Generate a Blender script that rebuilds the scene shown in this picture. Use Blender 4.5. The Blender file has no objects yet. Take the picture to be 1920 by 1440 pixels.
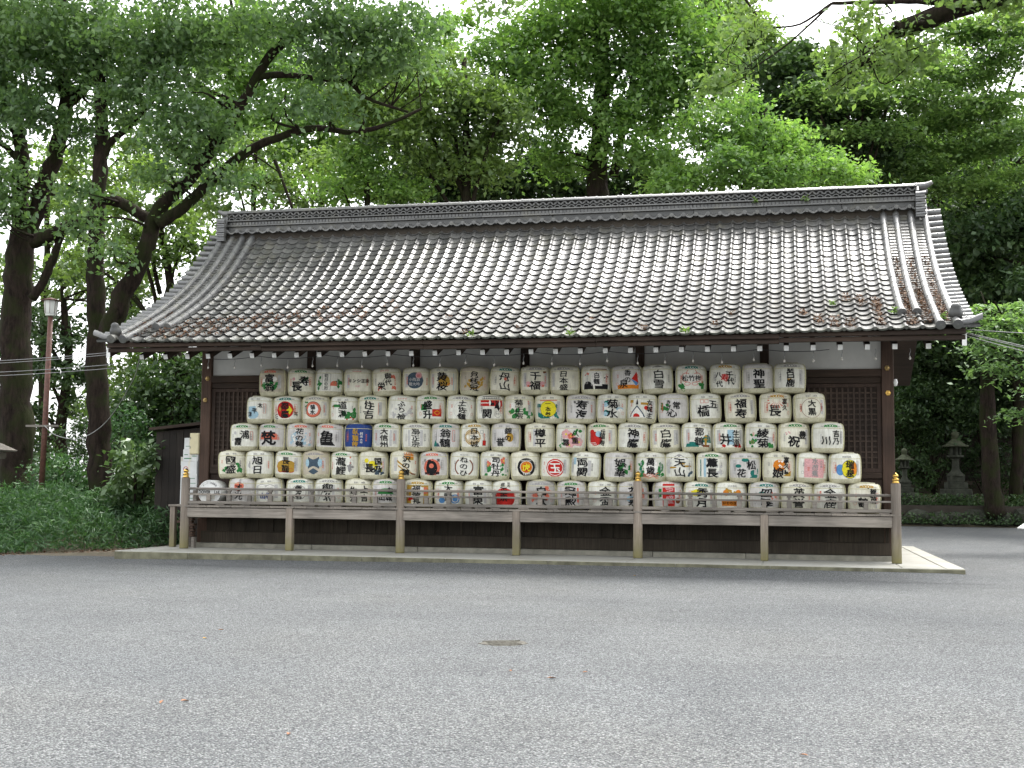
import bpy, bmesh, math, random
import numpy as np
from mathutils import Vector, Matrix
random.seed(7); RNG = np.random.default_rng(7)
SC = bpy.context.scene
COL = SC.collection
PI = math.pi

# ------------------------------------------------------------------ camera
F_PX = 2345.64                      # focal length in pixels of a 1920 px wide frame
YAW, PITCH, ROLL = math.radians(-12.38), math.radians(4.745), math.radians(0.549)
CAM = Vector((11.9, -23.313, 1.426))
_fw = Vector((math.sin(YAW)*math.cos(PITCH), math.cos(YAW)*math.cos(PITCH), math.sin(PITCH)))
_r0 = Vector((math.cos(YAW), -math.sin(YAW), 0)); _u0 = _r0.cross(_fw)
_r = math.cos(ROLL)*_r0 + math.sin(ROLL)*_u0; _u = -math.sin(ROLL)*_r0 + math.cos(ROLL)*_u0
cam_data = bpy.data.cameras.new('camera'); cam = bpy.data.objects.new('camera', cam_data); COL.objects.link(cam)
cam_data.sensor_width = 36; cam_data.lens = F_PX/1920*36; cam_data.clip_start = .1; cam_data.clip_end = 2000
cam.matrix_world = Matrix(((_r.x, _u.x, -_fw.x, CAM.x), (_r.y, _u.y, -_fw.y, CAM.y), (_r.z, _u.z, -_fw.z, CAM.z), (0, 0, 0, 1)))
SC.camera = cam
def W(px, py, Y):
    """surveyed point: the spot at depth Y that the photograph shows at (px, py)"""
    d = _fw + _r*((px-960)/F_PX) - _u*((py-720)/F_PX)
    return CAM + d*((Y-CAM.y)/d.y)
def G(px, py, Z=0.):
    d = _fw + _r*((px-960)/F_PX) - _u*((py-720)/F_PX)
    return CAM + d*((Z-CAM.z)/d.z)
# ------------------------------------------------------------------ light: bright overcast
SUN_EL, SUN_AZ = math.radians(62), math.radians(20)      # azimuth clockwise from +Y
world = bpy.data.worlds.new('World'); SC.world = world; world.use_nodes = True
nt = world.node_tree; bg = nt.nodes['Background']
sky = nt.nodes.new('ShaderNodeTexSky'); sky.sky_type = 'NISHITA'; sky.sun_disc = False
sky.sun_elevation = SUN_EL; sky.sun_rotation = SUN_AZ; sky.dust_density = 6.0; sky.air_density = 1.0; sky.ozone_density = 1.0
hs = nt.nodes.new('ShaderNodeHueSaturation'); hs.inputs['Saturation'].default_value = 0.22
nt.links.new(sky.outputs[0], hs.inputs['Color'])
veil = nt.nodes.new('ShaderNodeMix'); veil.data_type = 'RGBA'; veil.inputs[0].default_value = .5; veil.inputs[7].default_value = (2.75, 2.82, 2.85, 1)   # even cloud layer
nt.links.new(hs.outputs[0], veil.inputs[6]); nt.links.new(veil.outputs[2], bg.inputs['Color'])
bg.inputs['Strength'].default_value = 0.15
sun_d = bpy.data.lights.new('sun', 'SUN'); sun = bpy.data.objects.new('sun', sun_d); COL.objects.link(sun)
sun_d.energy = 0.8; sun_d.angle = math.radians(24); sun_d.color = (1, .965, .91)
_sd = Vector((math.sin(SUN_AZ)*math.cos(SUN_EL), math.cos(SUN_AZ)*math.cos(SUN_EL), math.sin(SUN_EL)))
sun.rotation_euler = _sd.to_track_quat('Z', 'Y').to_euler(); sun.location = (0, -10, 40)
vs = SC.view_settings; vs.view_transform = 'Standard'; vs.look = 'None'; vs.gamma = 1; vs.exposure = 2.4
vs.use_curve_mapping = False
SC.cycles.max_bounces = 6; SC.cycles.diffuse_bounces = 4; SC.cycles.glossy_bounces = 2
SC.cycles.transmission_bounces = 3; SC.cycles.transparent_max_bounces = 4
SC.cycles.use_denoising = True

# ------------------------------------------------------------------ materials
MATS = {}
def newmat(name):
    m = bpy.data.materials.new(name); m.use_nodes = True; MATS[name] = m
    return m, m.node_tree, m.node_tree.nodes['Principled BSDF']
def N(nt, t, **kw):
    n = nt.nodes.new(t)
    for k, v in kw.items():
        if k in n.inputs: n.inputs[k].default_value = v
        else: setattr(n, k, v)
    return n
def ramp(nt, fac, stops):
    n = nt.nodes.new('ShaderNodeValToRGB'); e = n.color_ramp.elements
    while len(e) < len(stops): e.new(.5)
    for el, (p, c) in zip(e, stops):
        el.position = p; el.color = (*c, 1) if len(c) == 3 else c
    nt.links.new(fac, n.inputs[0]); return n.outputs[0]
def mix(nt, fac, a, b, mode='MIX'):
    n = nt.nodes.new('ShaderNodeMix'); n.data_type = 'RGBA'; n.blend_type = mode
    for i, v in ((0, fac), (6, a), (7, b)):
        if hasattr(v, 'is_output'): nt.links.new(v, n.inputs[i])
        elif i == 0: n.inputs[0].default_value = v
        else: n.inputs[i].default_value = (*v, 1)
    return n.outputs[2]
def math_(nt, op, a, b=0.):
    n = nt.nodes.new('ShaderNodeMath'); n.operation = op
    for i, v in ((0, a), (1, b)):
        if hasattr(v, 'is_output'): nt.links.new(v, n.inputs[i])
        else: n.inputs[i].default_value = v
    return n.outputs[0]
def noise(nt, vec, scale, detail=4, rough=.6, dist=0.):
    n = N(nt, 'ShaderNodeTexNoise', Scale=scale, Detail=detail, Roughness=rough, Distortion=dist)
    nt.links.new(vec, n.inputs['Vector']); return n.outputs['Fac']
def mapping(nt, vec, scale):
    n = nt.nodes.new('ShaderNodeMapping'); n.inputs['Scale'].default_value = scale
    nt.links.new(vec, n.inputs['Vector']); return n.outputs[0]
def pos(nt): return nt.nodes.new('ShaderNodeNewGeometry').outputs['Position']
def bump(nt, bs, h, strength=.3, dist=.01):
    n = N(nt, 'ShaderNodeBump', Strength=strength, Distance=dist); nt.links.new(h, n.inputs['Height'])
    nt.links.new(n.outputs[0], bs.inputs['Normal'])
def link(nt, a, b): nt.links.new(a, b)

def wood(name, c1, c2, axis=2, rough=.75, moss=0., spec=.3, fine=40.):
    """weathered timber, grain along the given world axis"""
    m, nt, bs = newmat(name); p = pos(nt)
    sc = [fine]*3; sc[axis] = 1.6
    g = noise(nt, mapping(nt, p, sc), 1., 5, .65, .4)
    big = noise(nt, p, .9, 3)
    col = ramp(nt, g, [(.25, c1), (.75, c2)])
    dk = ramp(nt, big, [(.3, (.55, .55, .55)), (.7, (1.15, 1.12, 1.1))])
    col = mix(nt, 1., col, dk, 'MULTIPLY')
    oi = nt.nodes.new('ShaderNodeObjectInfo')
    col = mix(nt, .5, col, ramp(nt, oi.outputs['Random'], [(0, (.55, .55, .55)), (1, (1.3, 1.25, 1.2))]), 'MULTIPLY')
    if moss:
        sx = nt.nodes.new('ShaderNodeSeparateXYZ'); link(nt, p, sx.inputs[0])
        h = math_(nt, 'ADD', sx.outputs[2], math_(nt, 'MULTIPLY', noise(nt, p, 6., 3), .5))
        f = ramp(nt, h, [(.35, (1, 1, 1)), (1.0, (0, 0, 0))])
        col = mix(nt, math_(nt, 'MULTIPLY', f, moss), col, (.17, .155, .055))
    link(nt, col, bs.inputs['Base Color']); bs.inputs['Roughness'].default_value = rough
    bs.inputs['Specular IOR Level'].default_value = spec
    bump(nt, bs, g, .35, .006); return m
wood('dark_timber', (.026, .018, .013), (.075, .05, .036), 0)
wood('dark_timber_v', (.03, .02, .015), (.095, .062, .047), 2)
wood('dark_timber_y', (.018, .012, .009), (.055, .034, .024), 1)
wood('pillar_timber', (.055, .034, .024), (.13, .082, .06), 2)
wood('skirt_timber', (.026, .022, .016), (.066, .055, .042), 2, .85)
wood('lattice_timber', (.04, .028, .021), (.11, .078, .06), 2)
wood('grey_timber', (.155, .14, .12), (.36, .335, .30), 0, .8, fine=26.)
wood('grey_timber_y', (.155, .138, .118), (.33, .305, .27), 1, .8)
wood('post_timber', (.165, .14, .115), (.35, .31, .265), 2, .8, moss=.85, fine=30.)
wood('shed_timber', (.018, .015, .012), (.045, .036, .03), 2)

def flat(name, c, rough=.6, var=.15, scale=6., metal=0., spec=.4, bmp=0.):
    m, nt, bs = newmat(name); p = pos(nt); n = noise(nt, p, scale, 5)
    a = tuple(x*(1-var) for x in c); b = tuple(min(1, x*(1+var)) for x in c)
    link(nt, ramp(nt, n, [(.3, a), (.7, b)]), bs.inputs['Base Color'])
    bs.inputs['Roughness'].default_value = rough; bs.inputs['Metallic'].default_value = metal
    bs.inputs['Specular IOR Level'].default_value = spec
    if bmp: bump(nt, bs, noise(nt, p, scale*6, 4), bmp, .01)
    return m
flat('plaster', (.70, .70, .67), .9, .1, 2.)
flat('white_paint', (.78, .78, .75), .6, .1, 9.)
flat('gold', (.66, .42, .11), .28, .25, 20., 1.)
flat('brass', (.42, .30, .13), .4, .3, 30., 1.)
flat('wire_black', (.03, .03, .03), .5)
flat('wire_grey', (.25, .25, .25), .5)
flat('bulb_glass', (.45, .43, .38), .15, .1, 30., 0., .6)
flat('rust_paint', (.12, .055, .042), .6, .35, 14.)
flat('lamp_glass', (.62, .63, .60), .35, .1, 3.)
flat('cream_metal', (.62, .56, .36), .5, .08)
flat('carton', (.62, .63, .62), .8, .08)
flat('carton_green', (.08, .22, .12), .8)
flat('sign_paper', (.60, .58, .50), .8)
flat('drain_iron', (.115, .11, .095), .97, .5, 30., 0., .02, .8)
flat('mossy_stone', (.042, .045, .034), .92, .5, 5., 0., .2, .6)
flat('dry_leaf', (.20, .085, .035), .75, .6, 25.)
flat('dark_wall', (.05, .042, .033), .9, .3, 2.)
flat('copper_green', (.075, .085, .05), .8, .4, 6.)
flat('edge_concrete', (.15, .145, .10), .9, .4, 5., 0., .2, .5)
flat('sill_stone', (.24, .23, .19), .9, .25, 6., 0., .2, .3)
flat('twig', (.05, .04, .03), .9, .4)
flat('straw_rope', (.60, .57, .36), .8, .3, 60., 0., .2, .5)

# printed inks (lettering and emblems on the barrels)
INK = dict(K=(.012, .012, .013), R=(.50, .025, .02), G=(.035, .20, .05), T=(.02, .17, .14), Y=(.72, .62, .03), O=(.62, .20, .02),
           B=(.10, .26, .52), N=(.012, .04, .22), P=(.66, .36, .36), W=(.78, .76, .70), E=(.30, .29, .28), L=(.52, .51, .49),
           D=(.42, .25, .04), A=(.06, .09, .12), C=(.34, .50, .58), V=(.16, .10, .36), M=(.20, .07, .03), S=(.62, .16, .10))
for k, c in INK.items(): flat('ink_'+k, c, .7, .18, 35., 0., .15)

def barrel_mat():
    m, nt, bs = newmat('straw_wrap')
    oi = nt.nodes.new('ShaderNodeObjectInfo'); tc = nt.nodes.new('ShaderNodeTexCoord')
    va = nt.nodes.new('ShaderNodeVectorMath'); va.operation = 'ADD'
    link(nt, tc.outputs['Object'], va.inputs[0]); link(nt, oi.outputs['Location'], va.inputs[1])
    v = va.outputs[0]
    fib = noise(nt, mapping(nt, v, (90, 90, 3)), 1., 4, .6)
    blot = noise(nt, v, 7., 4); stain = noise(nt, mapping(nt, v, (14, 14, 3)), 1., 4)
    c = mix(nt, 1., oi.outputs['Color'], ramp(nt, fib, [(.25, (.74, .73, .70)), (.7, (1.04, 1.04, 1.02))]), 'MULTIPLY')
    c = mix(nt, 1., c, ramp(nt, blot, [(.3, (.84, .83, .80)), (.65, (1.03, 1.03, 1.03))]), 'MULTIPLY')
    c = mix(nt, math_(nt, 'MULTIPLY', ramp(nt, stain, [(.55, (0, 0, 0)), (.85, (1, 1, 1))]), .5), c, (.36, .31, .22))
    link(nt, c, bs.inputs['Base Color']); bs.inputs['Roughness'].default_value = .75; bs.inputs['Specular IOR Level'].default_value = .2
    bump(nt, bs, fib, .4, .004)
    m2, nt, bs = newmat('straw'); tc = nt.nodes.new('ShaderNodeTexCoord')
    fib = noise(nt, mapping(nt, tc.outputs['Object'], (110, 110, 4)), 1., 4, .7)
    b2 = noise(nt, pos(nt), 5., 3)
    c = ramp(nt, fib, [(.25, (.36, .34, .23)), (.7, (.70, .68, .53))])
    c = mix(nt, 1., c, ramp(nt, b2, [(.3, (.72, .70, .66)), (.7, (1.1, 1.1, 1.05))]), 'MULTIPLY')
    link(nt, c, bs.inputs['Base Color']); bs.inputs['Roughness'].default_value = .85; bs.inputs['Specular IOR Level'].default_value = .15
    bump(nt, bs, fib, .7, .006)
barrel_mat()

def tile_mat(name, lo, hi, rough):
    m, nt, bs = newmat(name); g = nt.nodes.new('ShaderNodeNewGeometry'); oi = nt.nodes.new('ShaderNodeObjectInfo')
    p = g.outputs['Position']
    r = math_(nt, 'FRACT', math_(nt, 'ADD', g.outputs['Random Per Island'], math_(nt, 'MULTIPLY', oi.outputs['Random'], 7.31)))
    c = ramp(nt, r, [(0, lo), (.5, tuple((a+b)/2 for a, b in zip(lo, hi))), (1, hi)])
    f1 = noise(nt, p, 22., 5, .65); f2 = noise(nt, p, 3.2, 4); f3 = noise(nt, p, 60., 3)
    c = mix(nt, 1., c, ramp(nt, f1, [(.3, (.72, .72, .71)), (.7, (1.15, 1.15, 1.13))]), 'MULTIPLY')
    c = mix(nt, math_(nt, 'MULTIPLY', ramp(nt, f2, [(.52, (0, 0, 0)), (.72, (1, 1, 1))]), .45), c, (.15, .14, .095))
    spk = ramp(nt, f3, [(.66, (0, 0, 0)), (.72, (1, 1, 1))])
    c = mix(nt, math_(nt, 'MULTIPLY', spk, .5), c, (.06, .05, .035))
    sx = nt.nodes.new('ShaderNodeSeparateXYZ'); link(nt, p, sx.inputs[0])
    h = math_(nt, 'ADD', sx.outputs[2], math_(nt, 'MULTIPLY', f1, .35))
    ms = ramp(nt, math_(nt, 'SUBTRACT', h, 4.0), [(.24, (1, 1, 1)), (.42, (0, 0, 0))])
    c = mix(nt, math_(nt, 'MULTIPLY', ms, .75), c, (.055, .066, .036))
    link(nt, c, bs.inputs['Base Color'])
    link(nt, math_(nt, 'ADD', rough, math_(nt, 'MULTIPLY', f1, .22)), bs.inputs['Roughness'])
    bs.inputs['Specular IOR Level'].default_value = .85
    bump(nt, bs, f1, .22, .01)
tile_mat('tile', (.062, .062, .060), (.125, .123, .118), .20)
tile_mat('round_tile', (.095, .095, .097), (.15, .15, .148), .22)
tile_mat('ridge_tile', (.032, .033, .032), (.06, .06, .057), .4)

def gravel_mat():
    m, nt, bs = newmat('gravel'); p = pos(nt)
    v = N(nt, 'ShaderNodeTexVoronoi', Scale=78.); link(nt, p, v.inputs['Vector'])
    v2 = N(nt, 'ShaderNodeTexVoronoi', Scale=150.); link(nt, p, v2.inputs['Vector'])
    sx = nt.nodes.new('ShaderNodeSeparateColor'); link(nt, v.outputs['Color'], sx.inputs[0])
    c = ramp(nt, sx.outputs[0], [(0, (.038, .040, .042)), (.3, (.112, .117, .119)), (.72, (.19, .196, .195)), (1, (.42, .42, .405))])
    sx2 = nt.nodes.new('ShaderNodeSeparateColor'); link(nt, v2.outputs['Color'], sx2.inputs[0])
    c = mix(nt, .35, c, ramp(nt, sx2.outputs[1], [(0, (.06, .062, .063)), (1, (.27, .273, .266))]))
    gap = ramp(nt, v.outputs['Distance'], [(.40, (1.08, 1.08, 1.08)), (.8, (.36, .36, .37))])
    c = mix(nt, 1., c, gap, 'MULTIPLY')
    b1 = noise(nt, p, .33, 5, .6); b2 = noise(nt, mapping(nt, p, (.5, 1.3, 1)), 1., 4)
    c = mix(nt, 1., c, ramp(nt, b1, [(.3, (.68, .705, .735)), (.7, (.82, .835, .845))]), 'MULTIPLY')
    c = mix(nt, 1., c, ramp(nt, b2, [(.3, (.9, .9, .9)), (.7, (1.06, 1.06, 1.06))]), 'MULTIPLY')
    b3 = noise(nt, p, .16, 6, .7); c = mix(nt, ramp(nt, b3, [(.52, (0, 0, 0)), (.8, (.35, .35, .35))]), c, mix(nt, 1., c, (1.04, .97, .86), 'MULTIPLY'))
    b4 = noise(nt, mapping(nt, p, (.9, .25, 1)), 1., 5, .7); c = mix(nt, 1., c, ramp(nt, b4, [(.35, (.93, .93, .93)), (.6, (1.03, 1.03, 1.03))]), 'MULTIPLY')
    link(nt, c, bs.inputs['Base Color']); bs.inputs['Roughness'].default_value = .85; bs.inputs['Specular IOR Level'].default_value = .3
    h = math_(nt, 'SUBTRACT', math_(nt, 'MULTIPLY', sx.outputs[1], .6), v.outputs['Distance'])
    bump(nt, bs, h, .9, .015)
gravel_mat()
def soil_mat():
    m, nt, bs = newmat('soil'); p = pos(nt); n1 = noise(nt, p, 14., 6, .7); n2 = noise(nt, p, 1.1, 4)
    c = ramp(nt, n1, [(.3, (.05, .038, .024)), (.6, (.13, .105, .07)), (.8, (.22, .19, .14))])
    c = mix(nt, ramp(nt, n2, [(.45, (0, 0, 0)), (.7, (1, 1, 1))]), c, (.07, .065, .035))
    link(nt, c, bs.inputs['Base Color']); bs.inputs['Roughness'].default_value = .95; bump(nt, bs, n1, .7, .03)
    m, nt, bs = newmat('concrete'); p = pos(nt); n1 = noise(nt, p, 40., 5, .7); n2 = noise(nt, p, 1.2, 4)
    c = ramp(nt, n1, [(.3, (.27, .265, .235)), (.7, (.37, .365, .33))])
    c = mix(nt, ramp(nt, n2, [(.42, (0, 0, 0)), (.75, (.75, .75, .75))]), c, (.22, .21, .16))
    sx = nt.nodes.new('ShaderNodeSeparateXYZ'); link(nt, p, sx.inputs[0])
    f = ramp(nt, math_(nt, 'ADD', sx.outputs[2], math_(nt, 'MULTIPLY', noise(nt, p, 5., 4), .12)), [(.08, (.9, .9, .9)), (.19, (0, 0, 0))])
    c = mix(nt, f, c, (.11, .12, .06))
    link(nt, c, bs.inputs['Base Color']); bs.inputs['Roughness'].default_value = .85; bump(nt, bs, n1, .25, .006)
    m, nt, bs = newmat('bark'); p = pos(nt)
    n1 = noise(nt, mapping(nt, p, (9, 9, 2.2)), 1., 6, .7, .5); n2 = noise(nt, p, 1.6, 4)
    c = ramp(nt, n1, [(.3, (.008, .006, .005)), (.75, (.045, .033, .026))])
    c = mix(nt, math_(nt, 'MULTIPLY', ramp(nt, n2, [(.45, (0, 0, 0)), (.62, (1, 1, 1))]), .7), c, (.022, .030, .009))
    link(nt, c, bs.inputs['Base Color']); bs.inputs['Roughness'].default_value = .95; bs.inputs['Specular IOR Level'].default_value = .1
    bump(nt, bs, n1, 1., .05)
soil_mat()
def leaf_mat(name, c1, c2, c3, trans=.35, gloss=.10):
    m, nt, bs = newmat(name); g = nt.nodes.new('ShaderNodeNewGeometry'); p = g.outputs['Position']
    c = ramp(nt, g.outputs['Random Per Island'], [(0, c1), (.55, c2), (1, c3)])
    c = mix(nt, 1., c, ramp(nt, noise(nt, p, .55, 3), [(.3, (.7, .75, .75)), (.7, (1.25, 1.2, 1.05))]), 'MULTIPLY')
    d = nt.nodes.new('ShaderNodeBsdfDiffuse'); t = nt.nodes.new('ShaderNodeBsdfTranslucent'); gl = nt.nodes.new('ShaderNodeBsdfGlossy')
    gl.inputs['Roughness'].default_value = .5; gl.inputs['Color'].default_value = (.8, .85, .8, 1)
    link(nt, c, d.inputs[0]); link(nt, mix(nt, 1., c, (1.12, 1.18, .66), 'MULTIPLY'), t.inputs[0])
    m1 = nt.nodes.new('ShaderNodeMixShader'); m1.inputs[0].default_value = trans; link(nt, d.outputs[0], m1.inputs[1]); link(nt, t.outputs[0], m1.inputs[2])
    m2 = nt.nodes.new('ShaderNodeMixShader'); m2.inputs[0].default_value = gloss; link(nt, m1.outputs[0], m2.inputs[1]); link(nt, gl.outputs[0], m2.inputs[2])
    out = [n for n in nt.nodes if n.type == 'OUTPUT_MATERIAL'][0]; link(nt, m2.outputs[0], out.inputs['Surface']); nt.nodes.remove(bs)
leaf_mat('leaf_camphor', (.085, .16, .068), (.125, .22, .085), (.175, .285, .112), .5, .05)
leaf_mat('leaf_olive', (.10, .165, .05), (.145, .23, .068), (.195, .29, .092), .5, .045)
leaf_mat('leaf_bright', (.115, .225, .06), (.16, .285, .075), (.215, .345, .10), .5, .04)
leaf_mat('leaf_maple', (.11, .205, .07), (.17, .28, .09), (.24, .36, .14), .5, .05)
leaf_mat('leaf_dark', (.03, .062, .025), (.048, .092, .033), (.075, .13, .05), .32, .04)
leaf_mat('leaf_shrub', (.06, .115, .042), (.095, .165, .06), (.14, .22, .095), .25, .09)
leaf_mat('leaf_sasa', (.032, .085, .035), (.055, .13, .045), (.085, .175, .06), .3, .05)
leaf_mat('leaf_litter', (.035, .016, .010), (.085, .036, .020), (.20, .11, .07), .1, .03)
# ------------------------------------------------------------------ mesh helpers
class MB:
    def __init__(s): s.v = []; s.f = []; s.sm = []
    def add(s, vs, fs, smooth=False):
        o = len(s.v); s.v += [tuple(a) for a in vs]; s.f += [tuple(i+o for i in f) for f in fs]; s.sm += [smooth]*len(fs); return s
    def box(s, a, b, M=None):
        x0, y0, z0 = a; x1, y1, z1 = b
        vs = [Vector(p) for p in ((x0,y0,z0),(x1,y0,z0),(x1,y1,z0),(x0,y1,z0),(x0,y0,z1),(x1,y0,z1),(x1,y1,z1),(x0,y1,z1))]
        if M is not None: vs = [M @ p for p in vs]
        return s.add(vs, [(0,3,2,1),(4,5,6,7),(0,1,5,4),(1,2,6,5),(2,3,7,6),(3,0,4,7)])
    def cbox(s, a, b, c=.006):
        """box with chamfered edges"""
        bm = bmesh.new(); bmesh.ops.create_cube(bm, size=1)
        for v in bm.verts: v.co = Vector([(l+h)/2+(h-l)*q for l, h, q in zip(a, b, v.co)])
        bmesh.ops.bevel(bm, geom=bm.edges[:], offset=c, segments=1, affect='EDGES')
        bm.verts.index_update(); s.add([v.co for v in bm.verts], [[v.index for v in f.verts] for f in bm.faces]); bm.free(); return s
    def tube(s, pts, rad, n=10, cap=True, smooth=True, jitter=0.):
        pts = [Vector(p) for p in pts]; m = len(pts)
        if not hasattr(rad, '__len__'): rad = [rad]*m
        ref = None; rings = []
        for i, p in enumerate(pts):
            t = (pts[min(i+1, m-1)] - pts[max(i-1, 0)]).normalized()
            if ref is None:
                ref = Vector((1, 0, 0)) if abs(t.x) < .8 else Vector((0, 1, 0))
            a = (ref - t*ref.dot(t)).normalized(); b = t.cross(a); ref = a
            rings.append([p + (a*math.cos(k*2*PI/n) + b*math.sin(k*2*PI/n))*rad[i]*(1+random.uniform(-jitter, jitter)) for k in range(n)])
        o = len(s.v)
        for rg in rings: s.v += [tuple(q) for q in rg]
        for i in range(m-1):
            for k in range(n):
                s.f.append((o+i*n+k, o+i*n+(k+1) % n, o+(i+1)*n+(k+1) % n, o+(i+1)*n+k)); s.sm.append(smooth)
        if cap:
            s.f.append(tuple(o+k for k in reversed(range(n)))); s.f.append(tuple(o+(m-1)*n+k for k in range(n))); s.sm += [False, False]
        return s
    def lathe(s, prof, c=(0, 0, 0), n=16, smooth=True, sq=0.):
        o = len(s.v); c = Vector(c)
        for r, z in prof:
            for k in range(n):
                a = 2*PI*(k+.5)/n; s.v.append((c.x+r*math.cos(a), c.y+r*math.sin(a), c.z+z))
        for i in range(len(prof)-1):
            for k in range(n):
                s.f.append((o+i*n+k, o+i*n+(k+1) % n, o+(i+1)*n+(k+1) % n, o+(i+1)*n+k)); s.sm.append(smooth)
        s.f.append(tuple(o+k for k in reversed(range(n)))); s.f.append(tuple(o+(len(prof)-1)*n+k for k in range(n))); s.sm += [False, False]
        return s
    def mesh(s, name, mat):
        me = bpy.data.meshes.new(name); me.from_pydata(s.v, [], s.f); me.update()
        me.polygons.foreach_set('use_smooth', s.sm); me.materials.append(MATS[mat]); return me
    def build(s, name, mat, parent=None, **kw): return obj(name, s.mesh(name, mat), parent, **kw)
def obj(name, me, parent=None, loc=None, rot=None, label=None, cat=None, group=None, kind=None, M=None):
    o = bpy.data.objects.new(name, me); COL.objects.link(o)
    if M is not None: o.matrix_world = M
    if loc is not None: o.location = loc
    if rot is not None: o.rotation_euler = rot
    if parent is not None: o.parent = parent
    for k, v in (('label', label), ('category', cat), ('group', group), ('kind', kind)):
        if v: o[k] = v
    return o
def thing(name, label, cat, loc=(0, 0, 0), rot=(0, 0, 0), group=None):
    return obj(name, None, None, loc, rot, label, cat, group)
def smooth_path(pts, k=4):
    """Catmull-Rom through points"""
    P = [Vector(p) for p in pts]; P = [2*P[0]-P[1]] + P + [2*P[-1]-P[-2]]; out = []
    for i in range(1, len(P)-2):
        a, b, c, d = P[i-1:i+3]
        for j in range(k):
            t = j/k; out.append(.5*((2*b)+(c-a)*t+(2*a-5*b+4*c-d)*t*t+(3*b-a-3*c+d)*t**3))
    out.append(P[-2]); return out
def lerp(xs, ys, x): return float(np.interp(x, xs, ys))

# ------------------------------------------------------------------ ground
def ground_z(x, y):
    """gentle mound under the trees on the left and at the back"""
    l = np.clip((-2.6 - x + .18*y)/3.0, 0, 1)*np.clip((y+.9)/5., 0, 1)
    b = np.clip((y-31)/25., 0, 1)*np.clip((x+40)/50, 0, 1)*7.
    return .62*l*l*(3-2*l) + b
def sheet(name, xs, ys, z0, mat, hfun=None, kind='structure'):
    X, Y = np.meshgrid(xs, ys); Z = (hfun(X, Y) if hfun else 0*X) + z0
    v = np.stack([X, Y, Z], -1).reshape(-1, 3); nx, ny = len(xs), len(ys)
    f = [(j*nx+i, j*nx+i+1, (j+1)*nx+i+1, (j+1)*nx+i) for j in range(ny-1) for i in range(nx-1)]
    mb = MB(); mb.add(v.tolist(), f, True); return mb.build(name, mat, kind=kind)
def spread(a, b, lo, hi, n, m=12):
    return np.concatenate([-np.geomspace(lo-a+1, 1, m)[:-1]+1+lo, np.linspace(lo, hi, n), np.geomspace(1, b-hi+1, m)[1:]-1+hi])
sheet('ground', spread(-600, 600, -30, 40, 71), spread(-600, 600, -30, 60, 91), -.012, 'soil', ground_z)
# gravel court: outline polygon filled on a fan of quads, laid 12 mm over the soil
def poly_sheet(name, pts, z, mat, cuts=0):
    bm = bmesh.new(); vs = [bm.verts.new((x, y, z)) for x, y in pts]; bm.faces.new(vs)
    bmesh.ops.triangulate(bm, faces=bm.faces[:])
    me = bpy.data.meshes.new(name); bm.to_mesh(me); bm.free(); me.materials.append(MATS[mat])
    return obj(name, me, kind='structure')
ed = [(-60, -9.5), (-20, -5.2), (-9, -2.6), (-5.2, -1.55), (-3.6, -.95), (-2.9, -.75), (-2.3, -.85), (-1.7, -.62), (-1.15, -.72), (-.7, -.6)]
poly_sheet('gravel_court', [(-60, -60)]+[(60, -60), (60, 33.), (22, 33.), (18, 32.6), (15.2, 32.8), (14.0, 33), (14.0, 8), (6, 8), (-.5, 8)]+ed[::-1], 0., 'gravel')

# ------------------------------------------------------------------ concrete plinth
PL, PR, PF, PT = -.69, 14.78, -1.35, .153
plinth = thing('concrete_plinth', 'low pale concrete plinth under the tiled hall, mossy along its front edge', 'plinth', (7, 0, 0))
mb = MB(); mb.box((PL+.02, PF+.03, -.05), (PR-.02, 7.4, PT-.012)); o = mb.build('core', 'concrete', plinth, loc=(-7, 0, 0))
posts_x = [.07, 4.6, 9.2, 13.8]
mids = [2.33, 6.9, 11.5]
seams = [PL+.14, .05, 2.3, 4.55, 6.85, 9.15, 11.48, 13.78, PR-.3]
for a, b in zip(seams[:-1], seams[1:]):
    mb = MB(); mb.cbox((a+.008, PF+.02, .04), (b-.008, .6, PT+random.uniform(-.002, .002)), .008); mb.build('slab', 'concrete', plinth, loc=(-7, 0, 0))
x = PL
while x < PR-.1:
    b = min(PR, x+random.uniform(1.5, 2.4))
    if PR-b < .7: b = PR
    mb = MB(); mb.cbox((x+.005, PF-.0, -.06), (b-.005, PF+.016, PT-.01), .006); mb.build('edge_stone', 'edge_concrete', plinth, loc=(-7, 0, 0)); x = b
for sx, (a, b) in ((0, (PL, PL+.13)), (1, (PR-.29, PR))):
    y = PF+.02
    for yy in (1.2, 3.6, 7.4):
        mb = MB(); mb.cbox((a, y+.006, -.05), (b, yy-.006, PT+.003), .008); mb.build('border_stone', 'concrete', plinth, loc=(-7, 0, 0)); y = yy
x = .0
while x < 13.8:
    b = min(13.86, x+random.uniform(1.7, 2.6))
    if 13.86-b < .8: b = 13.86
    mb = MB(); mb.cbox((x+.004, .605, .04), (b-.004, .95, .245), .012); mb.build('foundation_stone', 'sill_stone', plinth, loc=(-7, 0, 0)); x = b

# gravel heaped against the plinth front, deeper to the right
mb = MB(); xs_ = np.linspace(PL+.3, PR+.5, 40); hb = np.interp(xs_, [PL+.3, 2, 6, 11, PR, PR+.5], [.004, .035, .07, .085, .08, .004])+np.array([random.uniform(-.004, .004) for _ in xs_]); vb_ = []
for yy, k in ((PF+.01, 1.), (PF-.25, .72), (PF-.7, .22), (PF-1.25, .0)): vb_ += [(x, yy, max(.0, h*k)+.003) for x, h in zip(xs_, hb)]
mb.add(vb_, [(j*40+i, (j+1)*40+i, (j+1)*40+i+1, j*40+i+1) for j in range(3) for i in range(39)], True); mb.build('gravel_bank', 'gravel', kind='structure')
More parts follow.
